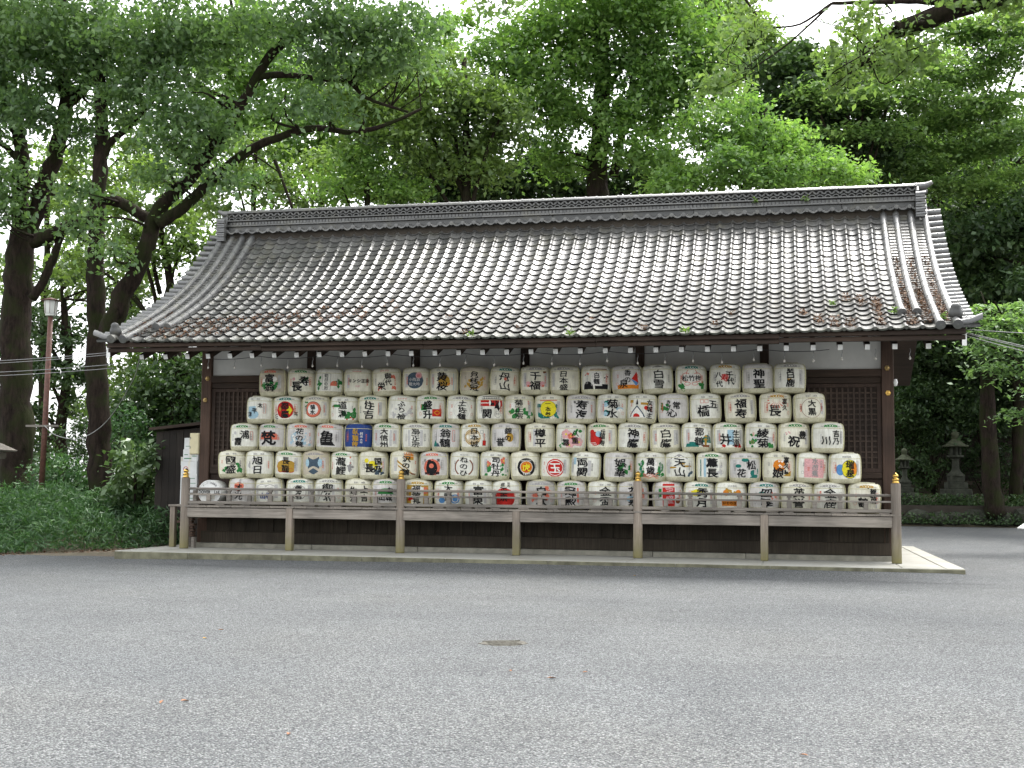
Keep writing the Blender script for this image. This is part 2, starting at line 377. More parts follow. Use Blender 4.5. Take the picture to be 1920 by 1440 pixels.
# ------------------------------------------------------------------ hall
hall = thing('shrine_hall', 'long dark timber hall with white plaster band and curved grey tiled roof', 'building', (7, 3.5, 0))
HOF = (-7, -3.5, 0)
def hp(mb, name, mat, parent=None, **kw):
    if parent is None: return mb.build(name, mat, hall, loc=HOF, **kw)
    return mb.build(name, mat, parent, **kw)
WX = [.07, 2.37, 4.6, 6.86, 9.14, 11.51, 13.75]
WY = .88
pillars = []
for i, x in enumerate(WX):
    h = .11 if i in (0, 6) else .085
    mb = MB(); mb.cbox((x-h, WY-h, .24), (x+h, WY+h, 4.35), .012)
    pillars.append(hp(mb, 'pillar', 'pillar_timber' if i in (0, 6) else 'dark_timber_v'))
for x in (WX[0], WX[-1]):
    for y in (3.5, 6.12):
        mb = MB(); mb.cbox((x-.11, y-.11, .24), (x+.11, y+.11, 4.35), .012); hp(mb, 'pillar', 'pillar_timber')
for i in range(6):
    a, b = WX[i]+(.11 if i == 0 else .085), WX[i+1]-(.11 if i == 5 else .085)
    mb = MB(); mb.box((a, WY-.02, 3.70), (b, WY+.03, 4.75)); hp(mb, 'plaster_panel', 'plaster')
# tie beams over the lattices, frames, lattices
for i in range(6):
    mb = MB(); mb.cbox((WX[i]+(.112 if i == 0 else -.0), WY-.105, 3.555), (WX[i+1]-(.112 if i == 5 else .004), WY-.0, 3.70), .008); hp(mb, 'tie_beam', 'dark_timber')
    mb = MB(); mb.cbox((WX[i]+.115, WY-.06, 3.44), (WX[i+1]-.115, WY+.02, 3.55), .006); hp(mb, 'lintel', 'dark_timber')
lat_h, lat_v = {}, {}
for i in (0, 1, 4, 5):
    a, b = WX[i]+.12, WX[i+1]-.12; lo, hi = 1.78, 3.43
    t = obj('lattice_shutter', None, hall, loc=HOF)
    mb = MB()
    for q in ((a, lo, a+.07, hi), (b-.07, lo, b, hi)): mb.box((q[0], WY-.055, q[1]), (q[2], WY-.005, q[3]))
    for q in ((a+.071, lo, b-.071, lo+.07), (a+.071, hi-.07, b-.071, hi)): mb.box((q[0], WY-.053, q[1]), (q[2], WY-.007, q[3]))
    mb.build('shutter_frame', 'dark_timber_v', t)
    mb = MB(); mb.box((a+.02, WY-.004, lo+.02), (b-.02, WY+.02, hi-.02)); mb.build('shutter_back', 'dark_timber', t)
    nx = int((b-a-.14)/.098); nz = int((hi-lo-.14)/.098)
    for k in range(1, nx):
        xx = a+.07+(b-a-.14)*k/nx
        key = 'v'
        if key not in lat_v: lat_v[key] = MB().box((-.017, -.016, 0), (.017, .016, hi-lo-.144)).mesh('lattice_bar', 'lattice_timber')
        obj('lattice_bar', lat_v[key], t, loc=(xx, WY-.030, lo+.072))
    L = b-a-.144; key = round(L, 3)
    if key not in lat_h: lat_h[key] = MB().box((0, -.012, -.015), (L, .012, .015)).mesh('lattice_bar', 'lattice_timber')
    for k in range(1, nz):
        obj('lattice_bar', lat_h[key], t, loc=(a+.072, WY-.022, lo+.07+(hi-lo-.14)*k/nz))
for i in (2, 3):
    mb = MB(); mb.box((WX[i]+.12, WY-.01, 1.78), (WX[i+1]-.12, WY+.02, 3.43)); hp(mb, 'wall_panel', 'dark_timber')
for i in range(6):
    a, b = WX[i]+.115, WX[i+1]-.115
    mb = MB(); mb.cbox((a, WY-.07, 1.66), (b, WY+.02, 1.775), .006); hp(mb, 'sill_beam', 'dark_timber')
    n = 6
    for k in range(n):
        u0, u1 = a+(b-a)*k/n, a+(b-a)*(k+1)/n
        mb = MB(); mb.box((u0+.003, WY-.02+random.uniform(-.003, .003), 1.0), (u1-.003, WY+.02, 1.655)); hp(mb, 'dado_board', 'dark_timber_v')
# boards between plinth and deck
mb = MB(); mb.cbox((.07, WY-.16, .247), (13.75, WY-.05, .48), .01); hp(mb, 'ground_sill', 'skirt_timber')
x = .10
while x < 13.70:
    w = random.choice((.27, .3, .33)); b = min(x+w, 13.72)
    mb = MB(); mb.box((x+.004, WY-.10+random.uniform(-.006, .006), .482), (b-.004, WY-.06, .985)); hp(mb, 'skirting_board', 'skirt_timber')
    if random.random() < .8:
        mb = MB(); mb.box((b-.02, WY-.125, .482), (b+.02, WY-.107, .985)); hp(mb, 'batten', 'skirt_timber')
    x = b
# side and rear walls
for x in (WX[0], WX[-1]):
    for y0, y1 in ((.99, 3.39), (3.61, 6.0)):
        n = 8
        for k in range(n):
            u0, u1 = y0+(y1-y0)*k/n, y0+(y1-y0)*(k+1)/n
            mb = MB(); mb.box((x-.03, u0+.003, .16), (x+.03, u1-.003, 3.55)); hp(mb, 'wall_board', 'dark_timber_v')
        mb = MB(); mb.box((x-.02, y0, 3.56), (x+.02, y1, 5.0)); hp(mb, 'gable_panel', 'dark_timber_y')
mb = MB(); mb.box((.2, 6.08, .24), (13.6, 6.14, 4.6)); hp(mb, 'rear_wall', 'dark_timber_v')
# gilt nail covers: hexagonal flower caps
nc = MB()
nc.add([(.055*math.cos(k*PI/3), 0, .055*math.sin(k*PI/3)) for k in range(6)]+[(.045*math.cos(k*PI/3), -.016, .045*math.sin(k*PI/3)) for k in range(6)],
       [(k, (k+1) % 6, 6+(k+1) % 6, 6+k) for k in range(6)]+[(11, 10, 9, 8, 7, 6)])
nc.lathe([(.001, 0), (.03, .002), (.026, .016), (.012, .022)], n=10)
for j in range(len(nc.v)-40, len(nc.v)): xx, yy, zz = nc.v[j]; nc.v[j] = (xx, -.015-zz, yy)
ncm = {m: nc.mesh('nail_cover', m) for m in ('brass', 'gold')}
for p, m in (((.10, WY-.111, 3.64), 'brass'), ((.06, WY-.111, 3.19), 'brass'), ((13.745, WY-.111, 3.71), 'brass'), ((13.755, WY-.111, 3.245), 'gold')):
    obj('nail_cover', ncm[m], hall, loc=(p[0]-7, p[1]-3.5, p[2]))

# ------------------------------------------------------------------ roof
RY = np.array([-1.4, -.85, -.31, .44, 1.13, 1.85, 2.49, 3.0, 3.30, 3.5]); RZ = np.array([4.13, 4.355, 4.60, 4.97, 5.34, 5.81, 6.33, 6.81, 7.11, 7.32])
_c = np.polyfit(RY, RZ, 4)
def rz(y): return float(np.polyval(_c, y))
def rs(y): return float(np.polyval(np.polyder(_c), y))
_ys = np.linspace(-1.42, 3.5, 400); _zs = np.polyval(_c, _ys)
_s = np.concatenate([[0], np.cumsum(np.hypot(np.diff(_ys), np.diff(_zs)))]); SLEN = float(_s[-1])
def sori(x): return .055*abs((x-6.96)/7.9)**3.
def roof_pt(x, s, h=0.):
    y = float(np.interp(s, _s, _ys)); a = math.atan(rs(y))
    return Vector((x, y - h*math.sin(a), rz(y)+h*math.cos(a)+sori(x)*(1-s/SLEN)))
def roof_ang(s): return math.atan(rs(float(np.interp(s, _s, _ys))))
roof = obj('roof', None, hall, loc=HOF)
# roof deck and underside
mb = MB(); ys = np.linspace(-1.36, 3.5, 16); xs = np.linspace(-.98, 14.86, 13); vv = []
for y in ys:
    for x in xs: vv.append((x, y, rz(y)-.035+sori(x)*(1-(y+1.4)/4.9)))
for y in ys:
    for x in xs: vv.append((x, y, rz(y)-.075+sori(x)*(1-(y+1.4)/4.9)))
nx = len(xs); n1 = len(ys)*nx; ff = []
for j in range(len(ys)-1):
    for i in range(nx-1):
        a = j*nx+i; ff += [(a, a+1, a+nx+1, a+nx), (n1+a, n1+a+nx, n1+a+nx+1, n1+a+1)]
for i in range(nx-1): ff.append((i, n1+i, n1+i+1, i+1))
for j in range(len(ys)-1):
    a = j*nx; ff.append((a, a+nx, n1+a+nx, n1+a)); a += nx-1; ff.append((a, n1+a, n1+a+nx, a+nx))
mb.add(vv, ff); mb.build('roof_deck', 'dark_timber_y', roof)
mb = MB(); ys2 = np.linspace(3.5, 8.4, 12)     # rear slope, never seen from the court
mb.add([(x, y, rz(7-y)-d) for d in (0, .08) for y in ys2 for x in (-.98, 14.86)], [(2*j, 2*j+1, 2*j+3, 2*j+2) for j in range(11)]+[(24+2*j, 26+2*j, 27+2*j, 25+2*j) for j in range(11)])
mb.build('rear_slope', 'ridge_tile', roof)
mb = MB(); mb.add([(x, y, rz(7-y)-d) for d in (.084, .13) for y in ys2 for x in (-.97, 14.85)], [(2*j, 2*j+1, 2*j+3, 2*j+2) for j in range(11)]+[(24+2*j, 26+2*j, 27+2*j, 25+2*j) for j in range(11)]); mb.build('rear_deck', 'dark_timber', roof)
# pantiles
NCOL, NROW = 58, 24; X0, PITCHX = -.46, (14.38+.46)/58; EXPO = .30
# courses: wider exposure on the flat eave, narrower on the steep upper slope
_ss = np.linspace(0, SLEN-.06, 300); _w = np.interp(_ss/SLEN, [0, .2, .4, .7, 1], [7.3, 7.0, 7.9, 10.2, 12.3]); _cw = np.concatenate([[0], np.cumsum((_w[1:]+_w[:-1])/2)])
ROWS_S = np.interp(np.linspace(0, _cw[-1], NROW+1), _cw, _ss)[:-1]
prof = [(0, .028), (.05, .040), (.12, .045), (.19, .039), (.26, .022), (.34, .009), (.46, .002), (.60, .0), (.74, .002), (.86, .008), (.94, .018), (1.0, .027), (1.06, .037)]
def tile_geo(eave=False):
    mb = MB(); L = EXPO+.06; th = .013; lift = .034
    top = []; n = len(prof)
    for u, h in prof: top.append((u*PITCHX, 0, h+lift))
    for u, h in prof: top.append((u*PITCHX, L*.5, h+lift*.45))
    for u, h in prof: top.append((u*PITCHX, L, h-.004))
    mb.add(top, [(i, i+1, n+i+1, n+i) for i in range(n-1)]+[(n+i, n+i+1, 2*n+i+1, 2*n+i) for i in range(n-1)], True)
    fr = [(u*PITCHX, -.0, h+lift) for u, h in prof]+[(u*PITCHX, .004, h+lift-th) for u, h in prof]+[(u*PITCHX, L, h-.004-th) for u, h in prof]
    mb.add(fr, [(n+i, n+i+1, i+1, i) for i in range(n-1)]); mb.add(fr, [(2*n+i, 2*n+i+1, n+i+1, n+i) for i in range(n-1)])
    if eave:   # round end disc under the roll and a hanging lip
        c = (.13*PITCHX, -.012, lift+.012)
        for r, d in ((.036, .0), (.026, -.006)):
            k0 = [(c[0]+r*math.cos(k*PI/6), c[1]+d, c[2]+r*math.sin(k*PI/6)) for k in range(12)]
            k1 = [(p[0], .03, p[2]) for p in k0]; mb.add(k0+k1, [tuple(range(12))[::-1]]+[(k, (k+1) % 12, 12+(k+1) % 12, 12+k) for k in range(12)])
        us = [.28, .4, .52, .64, .76, .88, 1.0]; hh = [.012, -.006, -.012, -.014, -.010, -.002, .012]
        lip = [(u*PITCHX, -.006, lerp([p[0] for p in prof], [p[1] for p in prof], u)+lift-.004) for u in us]+[(u*PITCHX, -.002, lift+h-.02) for u, h in zip(us, hh)]
        mb.add(lip, [(7+i, 8+i, i+1, i) for i in range(6)])
    return mb
tg, te = tile_geo(), tile_geo(True); tm, tme = tg.mesh('tile', 'tile'), te.mesh('eave_tile', 'tile')
rest = MB(); tgv = np.array(tg.v)
for r_ in range(NROW):
    s0 = float(ROWS_S[r_]); a = roof_ang(min(SLEN, s0+.15))
    for c_ in range(NCOL):
        x = X0+c_*PITCHX; jx, ja = random.gauss(0, .0022), random.gauss(0, .007); p = roof_pt(x, max(s0, 0), .0)
        if r_ == 0: p += Vector((0, -.02, -.008))
        M = Matrix.Translation(p+Vector((jx, random.gauss(0, .0022), random.gauss(0, .0012)))) @ Matrix.Rotation(a+ja, 4, 'X') @ Matrix.Rotation(random.gauss(0, .007), 4, 'Z')
        if r_ < 5: obj('eave_tile' if r_ == 0 else 'tile', tme if r_ == 0 else tm, roof, M=M)
        else:
            R3 = np.array(M)[:3, :3]; T3 = np.array(M)[:3, 3]
            rest.add((tgv@R3.T+T3).tolist(), tg.f); rest.sm[-len(tg.f):] = tg.sm
rest.build('upper_tile_rows', 'tile', roof, kind='stuff')
# round verge tiles
def round_seg(L, r, n=9, end=False):
    mb = MB(); A = [PI*k/(n-1) for k in range(n)]
    for (y0, r0, y1, r1) in ((0, r*1.02, L-.03, r), (L-.03, r*.93, L+.02, r*.93)):
        v = [(-r0*math.cos(a)*1.0, y0, r0*math.sin(a)-.03) for a in A]+[(-r1*math.cos(a), y1, r1*math.sin(a)-.03) for a in A]
        v = [(-r0, y0, -.075)]+v[:n]+[(r0, y0, -.075), (-r1, y1, -.075)]+v[n:]+[(r1, y1, -.075)]
        m = n+2; mb.add(v, [(i+1, i, m+i, m+i+1) for i in range(m-1)], True); mb.add(v, [tuple(range(m))])
    if end:
        c = -.02; R = r*1.22
        for rr, d in ((R, -.035), (R*.80, -.028), (R*.74, -.034), (R*.2, -.04)):
            k0 = [(rr*math.cos(k*PI/10), d, c+rr*math.sin(k*PI/10)) for k in range(20)]; k1 = [(q[0], .03, q[2]) for q in k0]
            mb.add(k0+k1, [tuple(range(20))]+[((k+1) % 20, k, 20+k, 20+(k+1) % 20) for k in range(20)])
    return mb
RSEG = .29
rsm, rse = round_seg(RSEG, .066).mesh('round_tile', 'round_tile'), round_seg(RSEG, .068, end=True).mesh('round_end_tile', 'round_tile')
s_in = float(np.interp(-.62, _ys, _s))
VCOL = [(-.84, 0), (-.585, 0), (-.335, s_in), (-.095, s_in), (13.9, s_in), (14.15, s_in), (14.44, 0), (14.72, 0)]
for x, s0 in VCOL:
    s = s0; first = True
    while s < SLEN-.12:
        a = roof_ang(min(SLEN, s+RSEG/2)); p = roof_pt(x, s, .085)
        if first and s0 == 0: p += Vector((0, -.03, 0))
        M = Matrix.Translation(p) @ Matrix.Rotation(a+random.gauss(0, .006), 4, 'X') @ Matrix.Rotation(random.gauss(0, .006), 4, 'Z')
        obj('round_end_tile' if first else 'round_tile', rse if first else rsm, roof, M=M); s += RSEG; first = False
# flat courses in the channels between the verge rolls
fc = MB()
for x in (-.71, -.46, 14.02, 14.29, 14.58):
    s = .02 if x in (-.71, 14.58) else .3
    while s < SLEN-.05:
        a = roof_ang(s); M = Matrix.Translation(roof_pt(x, s, .06)) @ Matrix.Rotation(a-.16, 4, 'X')
        fc.box((-.075, 0, -.012), (.075, .14, .010), M); s += .118
fc.build('channel_tiles', 'tile', roof, kind='stuff')
# verge tiles laid crosswise along both gable edges
def kake(L, r, up=0.):
    mb = MB(); n = 9; A = [PI*k/(n-1) for k in range(n)]; v = []
    for i, xx in enumerate((0, L*.5, L)):
        z = up*(i/2)**2; rr = r*(1+.05*i)
        v += [(xx, -rr*math.cos(a), rr*math.sin(a)+z) for a in A]
    mb.add(v, [(i*n+k, (i+1)*n+k, (i+1)*n+k+1, i*n+k+1) for i in range(2) for k in range(n-1)], True)
    mb.add(v[2*n:], [tuple(range(n))]); mb.add(v[:n], [tuple(range(n))[::-1]])
    mb.add([(xx, yy*.8, -.05 if q else zz*.2) for q in (0, 1) for xx, yy, zz in ((0, -r, 0), (L*.9, -r, 0), (L*.9, r, 0), (0, r, 0))], [(0, 1, 5, 4), (1, 2, 6, 5), (2, 3, 7, 6), (3, 0, 4, 7), (7, 6, 5, 4)])
    mb.tube([(L*.5, 0, r+up*.25-.005), (L*.5, 0, r+up*.25+.012)], .012, 6)
    return mb
km = kake(.27, .062, .012).mesh('verge_tile', 'round_tile')
kc = kake(.36, .075, .10).mesh('corner_verge_tile', 'round_tile')
for sd, x in ((1, 14.76), (-1, -.88)):
    s = .10; k = 0
    while s < SLEN-.2:
        a = roof_ang(s); p = roof_pt(x, s, .04)
        M = Matrix.Translation(p) @ (Matrix.Rotation(0, 4, 'Z') if sd > 0 else Matrix.Scale(-1, 4, (1, 0, 0))) @ Matrix.Rotation(a, 4, 'X') @ Matrix.Rotation(random.gauss(0, .02), 4, 'Z')
        obj('corner_verge_tile' if k == 0 else 'verge_tile', kc if k == 0 else km, roof, M=M); s += .222; k += 1
# lion-like finial lumps sitting on the corner rolls: plain peaked stop tiles
stop = MB(); stop.lathe([(.12, -.03), (.13, .04), (.115, .10), (.085, .16), (.09, .19), (.06, .23), (.02, .25)], n=9)
for (q, sy) in ((-.84, .16), (14.72, .30)):
    o = obj('corner_stop_tile', stop.mesh('corner_stop_tile', 'ridge_tile'), roof, loc=roof_pt(q, sy, .13), rot=(.25, 0, 0)); o.scale = (.95, .7, .85)
# ridge
RX0, RX1, RYc = -.72, 14.55, 3.5
def ridge_box(name, yf, z0, z1, ex=0., mat='ridge_tile', ch=.008):
    mb = MB(); x = RX0-ex; Ls = 1.53
    while x < RX1+ex-.01:
        b = min(x+Ls, RX1+ex); mb = MB(); mb.cbox((x+.0015, yf, z0), (b-.0015, 2*RYc-yf, z1), ch); mb.build(name, mat, roof); x = b
ridge_box('ridge_base', 3.235, 7.210, 7.385, -.02)
ridge_box('ridge_course', 3.19, 7.385, 7.422, .05, 'tile')
ridge_box('ridge_band', 3.275, 7.422, 7.512)
ridge_box('ridge_course', 3.21, 7.512, 7.544, .05, 'tile')
ridge_box('ridge_core', 3.37, 7.544, 7.704)
ridge_box('ridge_course', 3.25, 7.704, 7.736, .04, 'tile')
gm = MB()      # small studs in the band and interlaced half rings of the lattice
x = RX0+.05
while x < RX1-.05:
    gm.box((x, 3.262, 7.440), (x+.055, 3.28, 7.497)); x += .0785
def arc_ring(cx, cz, up, yf):
    R0, R1 = .074, .058; n = 9; v = []
    for k in range(n):
        a = PI*k/(n-1); sg = 1 if up else -1
        for R in (R0, R1):
            for yy in (yf-.015, 3.375): v.append((cx+R*math.cos(a), yy, cz+sg*R*math.sin(a)))
    f = []
    for k in range(n-1):
        o = 4*k; f += [(o, o+4, o+6, o+2), (o, o+1, o+5, o+4), (o+2, o+6, o+7, o+3)]
    gm.add(v, f)
x = RX0+.08; k = 0
while x < RX1-.07:
    arc_ring(x, 7.544, True, 3.285); arc_ring(x, 7.622, True, 3.295); arc_ring(x+.08, 7.700, False, 3.305); x += .16
gm.build('ridge_lattice', 'tile', roof, kind='stuff')
cm = MB(); n = 9; Lc = (RX1-RX0)/64; A = [PI*k/(n-1) for k in range(n)]
v = [(xx, -.115*math.cos(a), .085*math.sin(a)) for xx in (.0, Lc) for a in A]; cm.add(v, [(k, n+k, n+k+1, k+1) for k in range(n-1)], True)
v = [(xx, -.122*math.cos(a), .096*math.sin(a)) for xx in (0, .035) for a in A]; cm.add(v, [(k, n+k, n+k+1, k+1) for k in range(n-1)], True); cm.add(v, [tuple(range(n))[::-1], tuple(range(n, 2*n))])
cmm = cm.mesh('ridge_cap', 'round_tile')
for k in range(64): obj('ridge_cap', cmm, roof, loc=(RX0+k*Lc, RYc, 7.736+random.gauss(0, .002)))
# small eave-like course below the ridge: discs and pans
de = MB()
c = (0, 0, 0)
for r, d in ((.044, 0), (.036, .007), (.031, -.004), (.012, -.008)):
    k0 = [(r*math.cos(k*PI/8), d, r*math.sin(k*PI/8)) for k in range(16)]; k1 = [(q[0], .10, q[2]) for q in k0]
    de.add(k0+k1, [tuple(range(16))]+[((k+1) % 16, k, 16+k, 16+(k+1) % 16) for k in range(16)])
us = np.linspace(.04, PITCHX-.04, 9); pv = []
for yy, dz in ((.0, .0), (.0, -.030), (.14, 0.05)):
    pv += [(u, yy, -.002-.042*math.sin(PI*(u-.04)/(PITCHX-.08))+dz) for u in us]
de.add(pv, [(9+i, 10+i, i+1, i) for i in range(8)]+[(i, i+1, 19+i, 18+i) for i in range(8)])
dem = de.mesh('ridge_disc_tile', 'tile')
for c_ in range(NCOL+2):
    x = X0+(c_-.87)*PITCHX
    if RX0+.03 < x < RX1-.0: obj('ridge_disc_tile', dem, roof, loc=(x, 3.10, 7.262))
mb = MB(); mb.box((RX0, 3.22, 6.98), (RX1, 3.3, 7.21)); mb.build('ridge_shade_fill', 'dark_wall', roof)  # dark fill strip: shade below the disc course put into its colour
# ridge ends: upturned cap, ogre-tile board, stacked verge rolls
for sd, xe in ((1, RX1), (-1, RX0)):
    mb = MB(); pts = [(xe-.02*sd, RYc, 7.750), (xe+.14*sd, RYc, 7.755), (xe+.26*sd, RYc, 7.785), (xe+.36*sd, RYc, 7.840)]
    mb.tube(smooth_path(pts, 3), [.085, .083, .08, .078, .074, .068, .06, .052, .045, .038], 10); mb.build('ridge_horn', 'round_tile', roof)
    mb = MB(); sh = [(-.40, 7.100), (.40, 7.100), (.42, 7.300), (.30, 7.470), (.24, 7.630), (.13, 7.740), (-.13, 7.740), (-.24, 7.630), (-.30, 7.470), (-.42, 7.300)]
    xa, xb = sorted((xe+.005*sd, xe+.07*sd)); m = len(sh)
    mb.add([(xa, RYc+y, z) for y, z in sh]+[(xb, RYc+y, z) for y, z in sh], [tuple(range(m))[::-1], tuple(range(m, 2*m))]+[(i, (i+1) % m, m+(i+1) % m, m+i) for i in range(m)])
    mb.build('ridge_end_board', 'ridge_tile', roof)
    mb = MB(); mb.tube([(xe+.06*sd, RYc, 7.610), (xe+.24*sd, RYc, 7.650), (xe+.26*sd, RYc, 7.650)], [.06, .055, .04], 10); mb.build('ridge_boss', 'ridge_tile', roof)
    for k in range(5):
        M = Matrix.Translation((xe+(-.02 if sd > 0 else .02), 3.06+.0*k, 7.070+k*.105)) @ (Matrix.Identity(4) if sd > 0 else Matrix.Scale(-1, 4, (1, 0, 0))) @ Matrix.Scale(.75, 4, (1, 0, 0)) @ Matrix.Scale(.9, 4, (0, 0, 1))
        obj('ridge_end_roll', km, roof, M=M)
# eave fascia, soffit battens, rafters with whitened ends
for a, b in zip([-1.0, 2.2, 5.4, 8.6, 11.8], [2.2, 5.4, 8.6, 11.8, 14.86]):
    mb = MB(); z = .5*(sori(a)+sori(b)); mb.cbox((a+.001, -1.37, 4.035+z), (b-.001, -1.27, 4.115+z), .006); mb.build('eave_board', 'dark_timber', roof)
    mb = MB(); mb.cbox((a+.001, -1.31, 3.955+z*.8), (b-.001, -1.20, 4.034+z*.8), .006); mb.build('eave_beam', 'dark_timber', roof)
raf = MB(); raf.box((-.045, 0, -.1), (.045, 2.35, 0)); rafm = raf.mesh('rafter', 'dark_timber_y')
cap = MB(); cap.cbox((-.043, -.014, -.098), (.043, -.001, -.002), .003); cap.add([(-.026, -.0145, -.08), (.026, -.0145, -.08), (.026, -.0145, -.02), (-.026, -.0145, -.02)], [(0, 1, 2, 3)]); capm = cap.mesh('rafter_end', 'white_paint')
x = -.42; raf_x = [-.42, .09, .55, .985]
while raf_x[-1] < 13.6: raf_x.append(raf_x[-1]+.4555)
raf_x.append(14.29)
for x in raf_x:
    M = Matrix.Translation((x, -1.06, 3.958)) @ Matrix.Rotation(math.atan(.40), 4, 'X')
    rf = obj('rafter', rafm, roof, M=M); obj('rafter_end', capm, rf, loc=(0, 0, 0))
for x in (-1.0, 14.84):
    mb = MB(); ys = np.linspace(-1.28, 3.5, 14)
    mb.add([(x+dx, y, rz(y)+dz) for dx in (-.04, .04) for dz in (-.30, -.08) for y in ys], [])
    n = 14; q = lambda a, b, j: (a*2+b)*n+j
    for j in range(n-1):
        mb.f += [(q(0,0,j), q(0,1,j), q(0,1,j+1), q(0,0,j+1)), (q(1,0,j), q(1,0,j+1), q(1,1,j+1), q(1,1,j)), (q(0,0,j), q(0,0,j+1), q(1,0,j+1), q(1,0,j)), (q(0,1,j), q(1,1,j), q(1,1,j+1), q(0,1,j+1))]; mb.sm += [False]*4
    vb = mb.build('verge_board', 'dark_timber_y', roof)
    mb = MB(); z = rz(-1.28); mb.cbox((x-.038, -1.30, z-.30), (x+.038, -1.282, z-.09), .003); mb.build('verge_end', 'white_paint', vb)
# purlins carried out to the verge
for y in (.88, 2.2, 3.5):
    mb = MB(); mb.cbox((-.95, y-.08, rz(y)-.38), (14.8, y+.08, rz(y)-.20), .01); mb.build('purlin', 'dark_timber', roof)
# leaf litter caught on the tiles
def leafcards(name, P, size, mat, parent=None, up=None, seed=1, flat_=.6, kind='stuff', asp=.45, **kw):
    rg = np.random.default_rng(seed); n = len(P); P = np.asarray(P, float)
    nrm = rg.normal(size=(n, 3)); nrm += np.array(up if up is not None else (0, 0, 1))*flat_*2; nrm /= np.linalg.norm(nrm, axis=1)[:, None]
    d = rg.normal(size=(n, 3)); d[:, 2] -= .35; d -= nrm*(d*nrm).sum(1)[:, None]; d /= np.linalg.norm(d, axis=1)[:, None]
    w = np.cross(nrm, d); L = (size*rg.uniform(.5, 1.45, n))[:, None]; Wd = L*asp*rg.uniform(.8, 1.2, n)[:, None]
    v = np.empty((n, 4, 3)); v[:, 0] = P-d*L*.5; v[:, 1] = P+w*Wd*.5-d*L*.05+nrm*L*.06; v[:, 2] = P+d*L*.5-nrm*L*.05; v[:, 3] = P-w*Wd*.5-d*L*.05+nrm*L*.06
    me = bpy.data.meshes.new(name); me.vertices.add(4*n); me.vertices.foreach_set('co', v.astype(np.float32).ravel())
    me.loops.add(4*n); me.loops.foreach_set('vertex_index', np.arange(4*n, dtype=np.int32))
    me.polygons.add(n); me.polygons.foreach_set('loop_start', np.arange(0, 4*n, 4, dtype=np.int32)); me.polygons.foreach_set('loop_total', np.full(n, 4, dtype=np.int32))
    me.update(calc_edges=True); me.materials.append(MATS[mat]); return obj(name, me, parent, kind=kind, **kw)
lp = []
def litter(x, s, ws, n, wx=.05):
    for _ in range(n):
        xx = x+random.gauss(0, wx); ss = min(SLEN-.1, max(.03, s+random.uniform(-.5, .5)*ws)); lp.append(roof_pt(xx, ss, random.uniform(.045, .08)))
def valley(x): return X0+(math.floor((x-X0)/PITCHX)+.60)*PITCHX
for x in (14.03, 14.30, 14.58):
    litter(x, 2.3, 3.2, 420, .045); litter(x, 1.2, 2., 260, .045)
for x, s, ws, n in ((13.6, 1.3, 1.2, 120), (13.4, 1.6, .7, 60), (13.2, 1.75, .7, 70), (12.9, 1.95, .5, 40), (12.5, .7, .6, 70), (12.75, .45, .7, 80), (13.0, .35, .6, 60), (12.3, 1.1, .4, 40), (9.5, .35, .35, 26), (10.6, .5, .3, 22), (11.0, 1.2, .2, 16), (13.6, .3, .5, 50), (13.9, .25, .4, 40), (7.2, .6, .2, 12), (5.6, 1.4, .2, 10), (6.1, .3, .2, 14), (8.3, 1.0, .2, 8)):
    litter(valley(x), s, ws, n, .045)
for k in range(17):
    x = valley(.2+k*.26); litter(x, .25+.085*k*random.uniform(.6, 1.3)+.5, 1.5*(1-k/22), int(95*(1-k/19)), .05)
litter(-.46, 1.1, 1.7, 130, .05); litter(-.71, .8, 1.4, 90, .04); litter(valley(-.2), .6, .9, 80)
leafcards('leaf_litter', [tuple(p) for p in lp], .062, 'leaf_litter', roof, up=(0, -.4, .9), seed=5, flat_=1.)
weeds = []
for x, s in ((12.75, 1.55), (12.35, SLEN+.1), (11.3, SLEN+.1), (13.7, .9), (14.4, .35), (10.1, .02), (6.4, .0), (8.0, .0)):
    b = roof_pt(valley(x), min(s, SLEN), .05) if s < SLEN else Vector((x, 3.22, 7.48))
    for _ in range(26): weeds.append(b+Vector((random.gauss(0, .035), random.gauss(0, .02)-.02, abs(random.gauss(0, .05)))))
leafcards('roof_weeds', [tuple(p) for p in weeds], .075, 'leaf_olive', roof, seed=6, flat_=.2)
# ------------------------------------------------------------------ veranda with railing
ver = thing('veranda', 'weathered grey timber veranda and railing in front of the sake barrels', 'veranda', (7, 0, PT)); VO = (-7, 0, -PT)
def vp(mb, name, mat, **kw): return mb.build(name, mat, ver, loc=VO, **kw)
fin = MB(); fin.lathe([(.062, 0), (.064, .02), (.050, .03), (.050, .05), (.060, .062), (.060, .078), (.040, .09), (.030, .10), (.047, .118), (.052, .135), (.045, .155), (.028, .172), (.010, .183), (.003, .192)], n=16)
finm = fin.mesh('finial', 'gold')
for x in posts_x:
    mb = MB(); h = 1.415
    mb.lathe([(.088, 0), (.0885, .02), (.087, .6), (.085, h-.012), (.078, h)], n=20)
    p = mb.build('post', 'post_timber', ver, loc=(x-7, 0, .002)); obj('finial', finm, p, loc=(0, 0, h))
for x in mids:
    mb = MB(); mb.cbox((x-.068, -.075, PT+.002), (x+.068, .06, 1.005), .008); vp(mb, 'short_post', 'post_timber')
